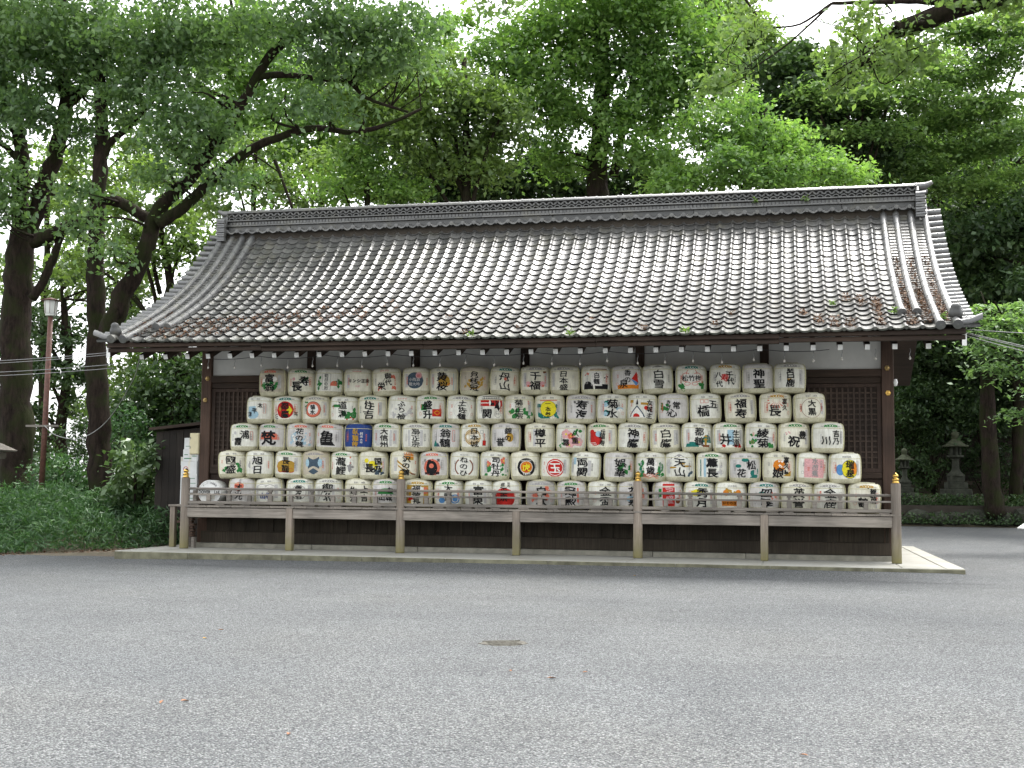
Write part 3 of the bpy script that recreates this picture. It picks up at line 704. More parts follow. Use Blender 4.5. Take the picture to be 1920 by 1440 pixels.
for i in range(3):
    a, b = posts_x[i]+.07, posts_x[i+1]-.07; m = mids[i]
    for (u0, u1) in ((a, m-.069), (m+.069, b)):
        mb = MB(); mb.cbox((u0, -.055, .782), (u1, .055, .972), .007); vp(mb, 'deck_beam', 'grey_timber')
    mb = MB(); mb.cbox((a, -.05, 1.045), (b, .05, 1.105), .01); vp(mb, 'bottom_rail', 'grey_timber')
    mb = MB(); mb.cbox((a, -.024, 1.222), (b, .024, 1.256), .006); vp(mb, 'middle_rail', 'grey_timber')
    mb = MB(); mb.tube([(a, 0, 1.352), ((a+b)/2, 0, 1.348), (b, 0, 1.352)], .024, 12); vp(mb, 'top_rail', 'grey_timber')
    n = 10
    for k in range(1, n):
        x = a+(b-a)*k/n
        if k % 2:
            mb = MB(); mb.cbox((x-.04, -.032, 1.1055), (x+.04, .032, 1.2215), .004); vp(mb, 'strut', 'grey_timber')
        else:
            mb = MB(); mb.cbox((x-.045, -.034, 1.1055), (x+.045, .034, 1.2215), .004); mb.cbox((x-.026, -.022, 1.2565), (x+.026, .022, 1.295), .004); mb.cbox((x-.045, -.03, 1.2955), (x+.045, .03, 1.330), .006); vp(mb, 'strut', 'grey_timber')
    for k in range(16):
        if random.random() < .55:
            x = a+(b-a)*(k+.5)/16; mb = MB(); mb.box((x-.09*random.uniform(.6, 1.5), -.035, 1.0275), (x+.1, .035, 1.0445)); vp(mb, 'packing_block', 'grey_timber')
x = -.0
while x < 13.86:
    w = random.uniform(.24, .34); b = min(13.87, x+w)
    mb = MB(); mb.box((x+.003, -.085+random.uniform(-.008, .008), .985), (b-.003, .77, 1.020+random.uniform(-.004, .004))); vp(mb, 'deck_board', 'grey_timber_y'); x = b
for x in (.07, 13.8):      # railing returns to the hall
    mb = MB(); mb.cbox((x-.05, .086, 1.045), (x+.05, .765, 1.105), .01); vp(mb, 'side_rail', 'grey_timber_y')
    mb = MB(); mb.cbox((x-.028, .086, 1.222), (x+.028, .765, 1.268), .006); vp(mb, 'side_rail', 'grey_timber_y')
    mb = MB(); mb.tube([(x, .08, 1.35), (x, .765, 1.35)], .024, 10); vp(mb, 'side_rail', 'grey_timber_y')
    mb = MB(); mb.cbox((x-.055, .086, .752), (x+.055, .765, .972), .007); vp(mb, 'side_beam', 'grey_timber_y')
    mb = MB(); mb.cbox((x-.04, .40, 1.1055), (x+.04, .48, 1.32), .004); vp(mb, 'strut', 'grey_timber')
for x in (-.16,):           # the veranda runs on round the left corner
    mb = MB(); mb.cbox((x-.36, .42, .98), (x+.10, 3.2, 1.02), .005); vp(mb, 'side_deck', 'grey_timber_y')
    mb = MB(); mb.cbox((x-.33, .44, PT), (x-.22, .55, .979), .006); vp(mb, 'short_post', 'post_timber')
    mb = MB(); mb.cbox((x-.05, .60, PT), (x+.07, .72, .979), .006); vp(mb, 'short_post', 'grey_timber')

# ------------------------------------------------------------------ sake barrels
BH, BR = .545, .278
BP = [(.19, 0), (.235, .006), (.256, .035), (.268, .075), (.276, .125), (.280, .20), (.281, .30), (.279, .39), (.275, .45), (.268, .487), (.254, .516), (.230, .535), (.19, .543), (.10, .546)]
BZ = [z for r, z in BP]; BRr = [r for r, z in BP]
def bw(u, v, off=.0025):
    """label coordinates (metres round the front, height) to barrel surface"""
    r = lerp(BZ, BRr, v)+off; a = u/BR
    return (r*math.sin(a), -r*math.cos(a), v)
wrap_m = MB().lathe(BP, n=36).mesh('straw_wrapper', 'straw_wrap')
hem_m = MB().lathe([(.192, -.003), (.238, .002), (.260, .033), (.271, .068), (.2755, .084), (.275, .088)], n=36).mesh('straw_hem', 'straw')
mb = MB()
for j in range(64):     # twisted rope ring round the shoulder
    a0, a1 = 2*PI*j/64, 2*PI*(j+1)/64
    mb.tube([(.276*math.cos(a0), .276*math.sin(a0), .446+.0022*(j % 2)), (.276*math.cos(a1), .276*math.sin(a1), .448-.0022*(j % 2))], .0062, 5, False)
ring_m = mb.mesh('shoulder_rope', 'straw_rope')
def vrope(ang):
    mb = MB(); zs = np.linspace(.012, .538, 26)
    for i in range(25):
        for q in (0, 1):
            pp = []
            for z in (zs[i], zs[i+1]):
                r = lerp(BZ, BRr, z)+.006; t = z*95+q*PI; aa = ang+.020*math.cos(t)
                pp.append((r*math.sin(aa), -r*math.cos(aa), z))
            mb.tube(pp, .0115, 5, False)
    return mb
side_m = [vrope(math.radians(a)).mesh('side_rope', 'straw_rope') for a in (73, -73, 158)]
mb = MB(); mb.lathe([(.20, .535), (.195, .549), (.15, .556), (.02, .558)], n=20)
for k in range(5):
    a = k*1.3; mb.tube([(.19*math.cos(a), .19*math.sin(a), .553), (.05*math.cos(a+.4), .05*math.sin(a+.4), .564), (.17*math.cos(a+2.6), .17*math.sin(a+2.6), .553)], .010, 5)
lid_m = mb.mesh('straw_lid', 'straw')
# glyph outlines from Blender's built-in font, cut so that they bend round the barrel
_fc = bpy.data.curves.new('glyph_source', 'FONT'); _fo = bpy.data.objects.new('glyph_source', _fc); COL.objects.link(_fo)
_dg = bpy.context.evaluated_depsgraph_get(); GL = {}
def glyph(ch, small=False):
    k = (ch, small)
    if k in GL: return GL[k]
    _fc.body = ch; _fc.resolution_u = 1 if small else 2; _fc.offset = .008 if small else .006
    _fo.update_tag(); _dg.update()
    me = bpy.data.meshes.new_from_object(_fo.evaluated_get(_dg)); bm = bmesh.new(); bm.from_mesh(me); bpy.data.meshes.remove(me)
    bmesh.ops.remove_doubles(bm, verts=bm.verts[:], dist=.0008)
    xs = [v.co.x for v in bm.verts] or [0, 1]
    if not small:
        c = -.0
        for cx in np.arange(.14, 1.0, .18):
            bmesh.ops.bisect_plane(bm, geom=bm.verts[:]+bm.edges[:]+bm.faces[:], plane_co=(0, cx-.1, 0), plane_no=(0, 1, 0))
            if min(xs) < cx < max(xs): bmesh.ops.bisect_plane(bm, geom=bm.verts[:]+bm.edges[:]+bm.faces[:], plane_co=(cx, 0, 0), plane_no=(1, 0, 0))
    bm.verts.index_update(); wide = ord(ch) > 0x2000
    w = 1.0 if wide else max(xs)+.06
    V = [((v.co.x-w/2), v.co.y-(.38 if wide else .35)) for v in bm.verts]; F = [[v.index for v in f.verts] for f in bm.faces]; bm.free()
    GL[k] = (V, F, w); return GL[k]
class Print:
    """flat print collected per ink"""
    def __init__(s): s.d = {}; s.n = 0; s.scat = 0; s.key = 0; s.wt = 1.
    def poly(s, ink, pts, tris=None, off=None):
        s.n += .3 if s.scat else 1; s.key += 0 if s.scat else 1
        mb = s.d.setdefault(ink+('x' if s.scat else '')+str(s.key), MB()); o = .0020+.0003*min(s.n, 30) if off is None else off
        if tris is None: tris = [tuple(range(len(pts)))]
        mb.add([bw(u*1.12, v if v > .44 else .265+(v-.265)*1.10, o) for u, v in pts], tris)
    def strips(s, ink, f, u0, u1, n=10):
        """area between curves lo(u), hi(u)"""
        us = np.linspace(u0, u1, n+1); pts = []; h = max(f(u)[1]-f(u)[0] for u in us); m = max(1, int(h/.04+.5))
        for u in us:
            lo, hi = f(u); pts += [(u, lo+(hi-lo)*j/m) for j in range(m+1)]
        m += 1; s.poly(ink, pts, [(i*m+j, (i+1)*m+j, (i+1)*m+j+1, i*m+j+1) for i in range(n) for j in range(m-1)])
    def disc(s, ink, u, v, r, ry=None):
        ry = ry or r; s.strips(ink, lambda x: (v-ry*math.sqrt(max(0, 1-((x-u)/r)**2)), v+ry*math.sqrt(max(0, 1-((x-u)/r)**2))), u-r, u+r, 14)
    def ring(s, ink, u, v, r, w=.012, ry=None, a0=0., a1=2*PI):
        ry = ry or r; n = 28; k = ry/r; pts = []
        for i in range(n+1):
            a = a0+(a1-a0)*i/n; pts += [(u+r*math.cos(a), v+ry*math.sin(a)), (u+(r-w)*math.cos(a), v+(ry-w)*math.sin(a))]
        s.poly(ink, pts, [(2*i, 2*i+2, 2*i+3, 2*i+1) for i in range(n)])
    def rect(s, ink, u0, v0, u1, v1): s.strips(ink, lambda x: (v0, v1), u0, u1, max(2, int(abs(u1-u0)/.035)))
    def convex(s, ink, pts):
        us = [q[0] for q in pts]; m = len(pts)
        def f(x):
            c = []
            for i in range(m):
                (a, b), (a2, b2) = pts[i], pts[(i+1) % m]
                if min(a, a2) <= x <= max(a, a2): c += [b, b2] if a == a2 else [b+(b2-b)*(x-a)/(a2-a)]
            return (min(c), max(c)) if c else (pts[0][1], pts[0][1])
        s.strips(ink, f, min(us), max(us), 12)
    def frame(s, ink, u0, v0, u1, v1, w=.006):
        s.rect(ink, u0, v0, u1, v0+w); s.rect(ink, u0, v1-w, u1, v1); s.rect(ink, u0, v0, u0+w, v1); s.rect(ink, u1-w, v0, u1, v1)
    def cloud(s, ink, u0, v0, u1, v1):
        s.strips(ink, lambda x: (v0+.009*abs(math.sin((x-u0)*70)), v1-.016*(1-math.sin(PI*(x-u0)/(u1-u0)))-.004*math.sin(x*150)), u0, u1, 22)
    def blobs(s, ink, u, v, r, n, su, sv, seed=0):
        rg = random.Random(seed)
        for _ in range(n):
            uu, vv, rr = u+rg.uniform(-su, su), v+rg.uniform(-sv, sv), r*rg.uniform(.6, 1.3); a0 = rg.random()*6
            s.poly(ink, [(uu+rr*math.cos(a0+k*PI/3.5)*(1 if k % 2 else .55), vv+rr*math.sin(a0+k*PI/3.5)*(1 if k % 2 else .55)) for k in range(7)])
    def leaf(s, ink, u, v, L, ang, w=.35):
        c, d = math.cos(ang), math.sin(ang); q = [(0, 0), (.35, w), (.7, w*.75), (1, 0), (.7, -w*.75), (.35, -w)]
        s.poly(ink, [(u+L*(x*c-y*d), v+L*(x*d+y*c)) for x, y in q])
    def text(s, ink, txt, u, v, size, vert=True, rot=0., sx=1., small=False, gap=1.02, brush=0.):
        s.n += 1; mb = s.d.setdefault(ink+('t' if not small else 's'), MB()); x = y = 0.; n = len(txt)
        widths = [glyph(c, small)[2] for c in txt]; tot = sum(widths)
        if not vert: x = -tot*size*sx/2
        for i, c in enumerate(txt):
            V, F, w = glyph(c, small); ph = hash(c) % 100/10. if False else ord(c) % 63/10.
            cx, cy = (0, ((n-1)/2-i)*size*gap) if vert else (x+w*size*sx/2, 0)
            cr, sr = math.cos(rot), math.sin(rot); pts = []
            for a, b in V:
                a2 = a+brush*(.055*math.sin(5.3*b+ph)+.03*math.sin(11*b+2*a+ph)); b2 = b+brush*(.05*math.sin(4.7*a+ph*2)-.10*a)
                X, Yy = cx+a2*size*sx, cy+b2*size; pts.append((u+X*cr-Yy*sr, v+X*sr+Yy*cr))
            if small: mb.add([bw(p, q, .0114) for p, q in pts], F)
            else:      # heavy brush: the outline laid down four times, a little apart
                for j, (da, db) in enumerate(((-.020, .010), (.020, -.010), (.012, .016), (-.012, -.016))):
                    mb.add([bw(p+da*size*s.wt, q+db*size*s.wt, .0118+.0003*j) for p, q in pts], F)
            x += w*size*sx
TOPS = dict(g='G', k='E', b='T', r='S', a='A', o='D')
TINT = dict(W=(.87, .87, .80), C=(.83, .81, .69), P=(.72, .70, .69), S=(.62, .56, .46), N=(.03, .07, .27), G=(.56, .55, .53), R=(.72, .62, .60))
def side_marks(p, seed):
    rg = random.Random(seed)
    for sg in (-1, 1):
        u = sg*(.188+rg.uniform(-.012, .012)); ink = rg.choice('SSEEL'); k = rg.randrange(4)
        if k == 0: p.text(ink, rg.choice(('清酒本醸', '特撰清酒')), u, .27, .036, small=True)
        elif k == 1: p.text(ink, rg.choice(('清酒', '特撰')), u, .33, .034, small=True); p.ring(ink, u, .19, .026, .004)
        elif k == 2: p.frame(ink, u-.026, .20, u+.026, .37, .004); p.text(ink, '本醸造', u, .285, .044, small=True)
        else: p.text(ink, '特別清酒', u, .28, .036, small=True); p.rect('L', u-.03, .16, u+.03, .40)
def barrel(t, spec, seed):
    px, txt, top, tint, art, desc = spec; p = Print()
    # upper band
    if top in TOPS: p.cloud(TOPS[top], -.115, .462, .115, .516)
    elif top == 't': p.text('E', '登録', -.07, .482, .036, False, small=True); p.text('E', '商標', .07, .482, .036, False, small=True)
    elif len(top) > 1: p.text('E', top, 0, .482, .040, False, small=True)
    if top in TOPS:
        p.text('E', '登録', -.158, .480, .026, False, small=True); p.text('E', '商標', .158, .480, .026, False, small=True)
    rg = random.Random(seed+900); custom = False; p.wt = rg.uniform(.35, 1.25)
    for it in [a for a in art.split(';') if a]:
        k, *a = it.split(); p.scat = k in ('blobs', 'leaves', 'flower', 'rays', 'wave'); p.key += 1; c = a[0] if a else 'K'; q = []
        for z in a[1:]:
            try: q.append(float(z))
            except ValueError: q.append(z)
        if k == 'disc': p.disc(c, *q)
        elif k == 'ring': p.ring(c, *q)
        elif k == 'rect': p.rect(c, *q)
        elif k == 'frame': p.frame(c, *q)
        elif k == 'cloud': p.cloud(c, *q)
        elif k == 'blobs': p.blobs(c, q[0], q[1], q[2], int(q[3]), q[4], q[5], seed)
        elif k == 'leaves':
            for _ in range(int(q[3])):
                p.leaf(c, q[0]+rg.uniform(-q[4], q[4]), q[1]+rg.uniform(-q[5], q[5]), q[2]*rg.uniform(.7, 1.2), rg.uniform(0, 6.28))
        elif k == 'flower':
            for j in range(5): p.disc(c, q[0]+q[2]*.6*math.cos(j*1.257+.3), q[1]+q[2]*.6*math.sin(j*1.257+.3), q[2]*.5)
            p.disc('Y', q[0], q[1], q[2]*.22)
        elif k == 'tri': p.convex(c, [(q[0], q[1]), (q[2], q[3]), (q[4], q[5])])
        elif k == 'mount': p.strips(c, lambda x: (q[1], q[1]+q[3]*max(0, 1-abs((x-q[0])/q[2]))**.8), q[0]-q[2], q[0]+q[2], 12)
        elif k == 'hill': p.strips(c, lambda x: (q[1], q[1]+q[3]*math.sqrt(max(0, 1-((x-q[0])/q[2])**2))), q[0]-q[2], q[0]+q[2], 12)
        elif k == 'rays':
            for j in range(int(q[3])):
                an = j*2*PI/q[3]; p.poly(c, [(q[0]+q[2]*.25*math.cos(an), q[1]+q[2]*.25*math.sin(an)), (q[0]+q[2]*math.cos(an-.08), q[1]+q[2]*math.sin(an-.08)), (q[0]+q[2]*math.cos(an+.08), q[1]+q[2]*math.sin(an+.08))])
        elif k == 'wave':
            for j in range(3): p.strips(c, lambda x: (q[1]+.03*j+.012*math.sin(x*45+j), q[1]+.03*j+.013+.012*math.sin(x*45+j)), q[0]-q[2], q[0]+q[2], 14)
        elif k == 'dia': p.convex(c, [(q[0]-q[2], q[1]), (q[0], q[1]-q[3]), (q[0]+q[2], q[1]), (q[0], q[1]+q[3])])
        elif k == 'hour': p.strips(c, lambda x: (q[1]-q[3]*(.55+.45*abs((x-q[0])/q[2])**1.5), q[1]+q[3]*(.55+.45*abs((x-q[0])/q[2])**1.5)), q[0]-q[2], q[0]+q[2], 10)
        elif k == 'txt': custom = True; p.text(c, str(a[1]), q[1]*1.1, .265+(q[2]-.265)*1.08, q[3]*1.12, True, (q[4] if len(q) > 4 else 0.), brush=.6)
        elif k == 'htxt': p.text(c, str(a[1]), q[1], q[2], q[3], False, small=q[3] < .05, brush=.3 if q[3] > .05 else 0)
        elif k == 'mini': p.text(c, str(a[1]), q[1], q[2], q[3], True, small=True)
    if txt and not custom:
        n = len(txt); sz = {1: .27, 2: .178, 3: .124, 4: .092, 5: .07}[n]
        p.text('K', txt, rg.uniform(-.02, .012), .262, sz, True, rg.gauss(0, .02), sx=1.18 if n < 3 else 1.3, brush=rg.uniform(.3, 1.1))
    p.scat = 1; p.key += 1; side_marks(p, seed)
    o = obj('straw_wrapper', wrap_m, t); c = TINT[tint]; j = random.Random(seed).uniform(.93, 1.05); o.color = (c[0]*j, c[1]*j, c[2]*j, 1)
    obj('straw_hem', hem_m, t); obj('shoulder_rope', ring_m, t); sa = random.Random(seed).uniform(-.14, .14)
    for m_ in side_m: obj('side_rope', m_, t, rot=(0, 0, sa))
    obj('straw_lid', lid_m, t, rot=(0, 0, seed))
    for ink, mb in p.d.items():
        nm = 'lettering' if ink[-1] == 't' else 'small_lettering' if ink[-1] == 's' else 'emblem'
        mb.build('scattered_print' if 'x' in ink else nm, 'ink_'+ink[0], t, kind='stuff' if 'x' in ink or ink[-1] == 's' else None)
ROWS = [
 ('top row', 3.2, 718, [
  (516,'富翁','r','S','disc W -.10 .29 .05;disc W .09 .33 .045;leaves G .09 .20 .09 7 .06 .05;leaves G -.10 .20 .08 6 .05 .04','white peonies and green leaves'),
  (567,'','g','C','disc W .10 .26 .06;blobs G .07 .32 .03 4 .06 .05;disc P -.12 .33 .03;txt K 長 -.07 .20 .19 .1;txt K 寿 .07 .30 .17','white blossom behind bold brushed letters'),
  (620,'','','W','frame E -.09 .12 .06 .42;txt K 初日の出 -.015 .27 .07;hill S .12 .20 .07 .09;leaves G .19 .25 .10 6 .02 .08;leaves G -.17 .26 .09 6 .02 .07','framed lettering, red sun and pines'),
  (674,'','','C','rect R -.10 .475 .06 .52;htxt W 大吟醸 -.02 .497 .04;htxt K キンシ正宗 .02 .29 .082;htxt P 特撰 0 .18 .04','red plate and horizontal black lettering'),
  (728,'','','C','htxt S みやざけ 0 .485 .045;blobs S .12 .33 .035 3 .05 .05;blobs S -.12 .15 .03 4 .06 .04;blobs S .13 .14 .035 3 .05 .04;txt K 御代 .06 .31 .11;txt K 栄 -.06 .19 .14','pale red maple leaves'),
  (782,'','','C','disc A -.04 .28 .15 .145;htxt L 小西酒 -.05 .30 .07;htxt L 蔵大吟 -.05 .21 .07;disc P .03 .37 .055;htxt R 田 .03 .37 .06','large round dark blue panel'),
  (835,'黄桜','t','C','disc D .04 .27 .10;leaves O .08 .24 .05 5 .07 .08;rect C .2 .1 .21 .4','gold disc behind two black letters'),
  (891,'月桂冠','','S','ring D 0 .27 .14 .025 .15 3.4 6.0;leaves D -.12 .25 .06 6 .03 .09;leaves D .12 .25 .06 6 .03 .09','gold laurel wreath'),
  (946,'丹山','b','C','disc S 0 .30 .025','dark green pine band, heavy square letters'),
  (1004,'千福','k','C','disc P -.13 .20 .05;disc P .12 .20 .05;disc M .15 .41 .02;disc M .18 .41 .02;disc S -.12 .17 .02;disc S .13 .17 .02','two pale pink dancing figures'),
  (1061,'日本盛','k','C','','three heavy black stacked letters'),
  (1118,'','','W','rect D -.13 .42 .20 .445;rect M -.12 .46 .18 .475;rect K -.04 .09 .20 .19;hill K -.16 .09 .10 .15;rect W -.10 .16 .08 .40;txt K 白鶴 -.01 .29 .10;disc W .16 .30 .05;blobs K .17 .31 .02 4 .05 .05;blobs S -.17 .36 .025 3 .04 .04','white paper over black mountain picture'),
  (1177,'','t','P','rect O -.18 .10 .2 .17;strip;tri R .06 .27 .16 .40 .19 .20;tri B .05 .27 .19 .20 .14 .15;txt K 香の .0 .32 .11;txt K 泉 -.07 .19 .15','red and blue fan over orange'),
  (1235,'白雪','','W','mount K 0 .485 .10 .03;mount W 0 .48 .085 .02','thin black mountain outline on top band'),
  (1295,'','b','W','ring S -.09 .30 .08 .01;ring S .09 .30 .08 .01;ring S 0 .36 .09 .01;disc W 0 .29 .145 .07;htxt K 松竹梅 0 .285 .118;ring S -.07 .19 .05 .008 .03;ring S .05 .19 .05 .008 .03;leaves G .17 .16 .08 6 .03 .02;leaves G -.16 .15 .08 6 .03 .02','red plum-shaped outline'),
  (1360,'','o','W','txt K 八 -.10 .33 .11;txt K 千 .07 .33 .13;txt K 代 .09 .22 .12;txt K 代 -.09 .17 .11;txt R 寿 0 .28 .13','black letters with red one between'),
  (1420,'神聖','','P','rect L -.1 .46 .1 .5','grey-pink wrapper, two bold black letters'),
  (1481,'','k','W','htxt K 黒松 0 .41 .06;txt K 白鹿 .0 .25 .135;blobs D 0 .24 .03 3 .05 .01','two small letters above two large')]),
 ('second row', 2.65, 770, [
  (491,'','t','W','disc C -.04 .18 .12 .08;rect C -.14 .20 .02 .33;txt K 太 .10 .35 .09;txt K 平 .0 .25 .10;txt K 洋 -.10 .18 .10;frame S .15 .20 .20 .38','pale blue sea wash, diagonal letters'),
  (542,'','b','W','disc R 0 .27 .155;dia Y .08 .26 .05 .08;dia D -.09 .29 .03 .05;wave K .19 .16 .04;wave K -.18 .12 .04;txt K 都鷹 0 .265 .14','red disc crossed by black letters'),
  (596,'','k','C','disc M -.03 .27 .145;disc S -.03 .27 .135;disc W -.03 .27 .095;txt K 菊水 -.03 .265 .09;leaves G -.17 .35 .05 5 .02 .08;frame L .12 .12 .20 .40','orange brown ring round two letters'),
  (647,'','t','W','hill G -.12 .33 .10 .05;leaves G .12 .20 .10 12 .09 .05;blobs R .13 .13 .02 4 .08 .02;txt K 道灌 .0 .29 .15','green hill and spreading pine'),
  (700,'住吉','b','C','frame S .15 .18 .20 .38','blue-green cloud band, two brushed letters'),
  (754,'ふり袖','','W','htxt S ふりそで 0 .482 .045;leaves L -.12 .2 .08 6 .05 .08;leaves L .12 .2 .08 6 .05 .08','red kana on the band'),
  (809,'','g','W','rect G -.17 .25 -.06 .36;rect R .03 .14 .20 .27;dia O .115 .205 .07 .05;dia R .115 .205 .04 .025;txt K 盛升 -.05 .26 .16','green and red square panels'),
  (864,'土佐鶴','k','W','ring L 0 .26 .14 .005 .15','faint grey oval, narrow letters'),
  (920,'','','W','rect K -.17 .46 .17 .515;rect R -.20 .32 .20 .43;rect W -.2 .37 -.05 .385;blobs K .04 .35 .05 7 .08 .05;txt K 関 -.08 .19 .17;ring E .11 .18 .06 .006;htxt E 清酒 .11 .18 .04;dia W .14 .36 .02 .08;dia W -.03 .38 .02 .07','red and black curtain on top'),
  (975,'菊正宗','t','C','leaves G .10 .19 .10 7 .08 .04;leaves G -.10 .19 .10 5 .05 .03;mini S 特撰 .17 .39 .04;disc W -.12 .33 .05','green chrysanthemum leaves'),
  (1032,'','t','C','rect T -.21 .30 -.13 .36;rect T .13 .28 .21 .35;leaves T 0 .13 .10 14 .17 .04;rect S -.15 .41 .15 .425;disc K 0 .27 .142;disc Y 0 .27 .137;txt K 一本義 0 .265 .09','bright yellow disc'),
  (1090,'寿海','k','P','mini K 春 -.12 .40 .05;mini K 秋 .12 .40 .05','beige wrapper, two letters and grey band'),
  (1148,'菊水','t','W','disc T -.11 .35 .05;disc C -.12 .33 .04;disc T -.11 .19 .05;disc C -.12 .17 .04;disc C .12 .26 .07 .03;disc W .13 .24 .05 .03;mini K 土佐 .11 .35 .045','blue-green chrysanthemums and stream'),
  (1204,'','t','W','mount A -.06 .12 .14 .20;mount W -.06 .12 .12 .17;hill R -.07 .12 .06 .06;rect D -.2 .36 -.13 .41;rect D .0 .33 .12 .37;disc R .09 .28 .035;mount K -.06 .33 .02 .10;txt K 女城主 .15 .26 .105','mountain lady and red apron'),
  (1263,'','','P','leaves G -.12 .30 .08 8 .05 .09;txt K 常 .07 .32 .13;txt K きげん -.06 .29 .08;txt K 心 -.0 .18 .15','pine twigs on a grey-pink wrapper'),
  (1323,'','t','W','txt K 五 .10 .34 .15;txt K 橋 -.06 .23 .20;frame S -.11 .36 -.05 .42;frame S -.04 .36 .02 .42','two letters set diagonally, heavy strokes'),
  (1389,'福寿','k','C','','dark wavy band, two round letters'),
  (1453,'','o','C','rays S -.02 .40 .14 16;txt K 富久 .12 .33 .10;txt K 長 -.05 .23 .20','red rays behind a large black letter'),
  (1517,'','t','C','ring M 0 .26 .165 .006;txt K 大黒 0 .27 .13;mini K 正 -.19 .27 .06;mini K 宗 .19 .27 .06','thin brown circle round two letters')]),
 ('middle row', 2.1, 823, [
  (461,'','g','W','txt K 浦 .06 .32 .16;txt K 霞 -.06 .19 .15;disc L -.12 .35 .03;frame S .15 .22 .20 .38','two diagonal letters on plain white'),
  (514,'','g','P','hill S 0 .27 .19 .10;rect S -.19 .23 .19 .27;txt K 梵 -.01 .26 .27','orange red hill behind one letter'),
  (566,'花の舞','r','P','blobs C -.04 .25 .03 26 .14 .12;blobs W 0 .27 .02 16 .16 .13;blobs C .1 .2 .025 12 .08 .08;blobs L -.1 .35 .02 8 .08 .05','pale blue scattered blossoms'),
  (621,'','r','P','txt K 亀 0 .27 .27;hill K .02 .13 .14 .05','single thick brushed letter'),
  (674,'','','N','rect W -.17 .443 .17 .452;txt D 臥龍梅 -.02 .26 .11;mini W 純米 .09 .32 .06;mini W 大吟 .09 .20 .05','deep blue wrapper with gold letters'),
  (728,'大信州','g','W','rect L -.16 .12 -.07 .40;rect L .09 .12 .13 .40','three thin letters between grey columns'),
  (783,'扇正宗','k','W','rect L -.13 .12 -.085 .40;rect L .085 .12 .13 .40','squarish letters, grey cloud band'),
  (838,'翁鶴','b','P','mount T -.18 .11 .05 .12;mount A -.13 .11 .04 .07;frame S .12 .20 .17 .40','teal band, blue mountain at left'),
  (892,'日本城','o','W','rays D -.03 .27 .14 30;frame M .14 .12 .21 .21;rect R .145 .125 .205 .205;ring E .13 .36 .035 .006;ring E .18 .29 .035 .006','gold sun rays and red seal'),
  (950,'','t','P','disc D .10 .27 .06 .08;txt K 錦の .07 .32 .12;txt K 誉 -.06 .19 .15','soft gold oval, slanting letters'),
  (1013,'樽平','t','C','rect L -.12 .12 -.07 .42','plain cream with narrow letters'),
  (1072,'','t','W','flower P -.08 .33 .08;flower P .05 .22 .08;flower P -.02 .14 .07;flower P .14 .20 .07;flower S .0 .30 .05;leaves G .12 .37 .07 4 .06 .02;leaves G -.16 .15 .06 4 .03 .05;txt K 八重 .07 .29 .12;txt K 露 -.08 .19 .12','pink cherry blossoms'),
  (1131,'','g','C','disc R -.07 .25 .12;disc R -.13 .36 .05;disc C -.01 .33 .05;rect W -.18 .15 -.04 .16;rect W -.18 .175 -.06 .183;txt K 兵 .06 .36 .10;txt K 福寿 .05 .23 .10','red sea bream picture'),
  (1187,'神鷹','k','W','disc L 0 .28 .10 .05','white wrapper with grey band, top-heavy letters'),
  (1247,'白鷹','k','C','rect L .12 .15 .17 .40','cream wrapper, compact letters, grey column'),
  (1306,'','t','W','hill T -.12 .10 .12 .09;hill T .14 .18 .10 .13;rect M .06 .10 .20 .14;rect D .09 .14 .13 .22;mount D .11 .22 .05 .04;mount D .11 .27 .04 .04;tri D -.12 .24 -.02 .34 -.08 .28;txt K 都鶴 .0 .28 .15','pagoda and flying crane'),
  (1365,'','g','W','rect C -.05 .15 .05 .40;leaves R .15 .12 .06 6 .04 .02;leaves R -.14 .12 .06 5 .04 .02;txt K 生道 .09 .26 .14;txt K 井 -.08 .24 .20','small red leaves under bold letters'),
  (1425,'綾菊','t','W','disc L -.12 .24 .07 .05;disc L .12 .24 .07 .05;leaves G .15 .17 .09 6 .05 .03;leaves G -.15 .17 .09 6 .05 .03;leaves G -.15 .30 .07 3 .03 .02','white chrysanthemums with green leaves'),
  (1487,'','g','C','txt K 豊 .11 .31 .14;txt K 祝 -.03 .20 .19;blobs P -.13 .34 .02 4 .04 .02','two staggered letters, green band'),
  (1551,'','g','W','txt K 吉乃 .08 .28 .12;txt K 川 -.08 .23 .15;disc E .185 .28 .035 .11;disc L .185 .28 .022 .09','grey oval beside three letters')]),
 ('fourth row', 1.53, 876, [
  (439,'國盛','t','C','leaves G .12 .22 .09 6 .04 .04;leaves G -.12 .20 .07 4 .03 .03','small green leaves by square letters'),
  (490,'旭日','t','W','leaves L -.14 .3 .07 6 .03 .1','two broad black letters on plain white'),
  (544,'','g','W','disc R 0 .24 .19 .11;disc D 0 .255 .185 .10;disc R -.09 .17 .07 .04;disc D -.09 .19 .07 .05;disc R .09 .17 .07 .04;disc D .09 .19 .07 .05;txt K 長龍 .0 .275 .14','gold cloud with red edge'),
  (596,'','k','S','hour A 0 .31 .10 .11;disc C -.115 .31 .04 .07;disc C .115 .31 .04 .07;dia A 0 .155 .09 .06','dark waisted crest over diamond'),
  (649,'瀧鯉','g','W','disc E .16 .22 .03 .07;leaves E .16 .22 .06 5 .02 .05;rect S .16 .40 .185 .43;rect S .16 .30 .185 .33','grey leaping carp at right'),
  (702,'','','C','blobs Y .05 .27 .05 8 .12 .08;disc Y -.12 .36 .04;leaves A .08 .16 .11 8 .07 .03;txt K 国乃 .08 .28 .13;txt K 長 -.07 .23 .17;rect S .16 .16 .21 .38;mini W 日本酒 .185 .27 .05','yellow splashes and blue leaves'),
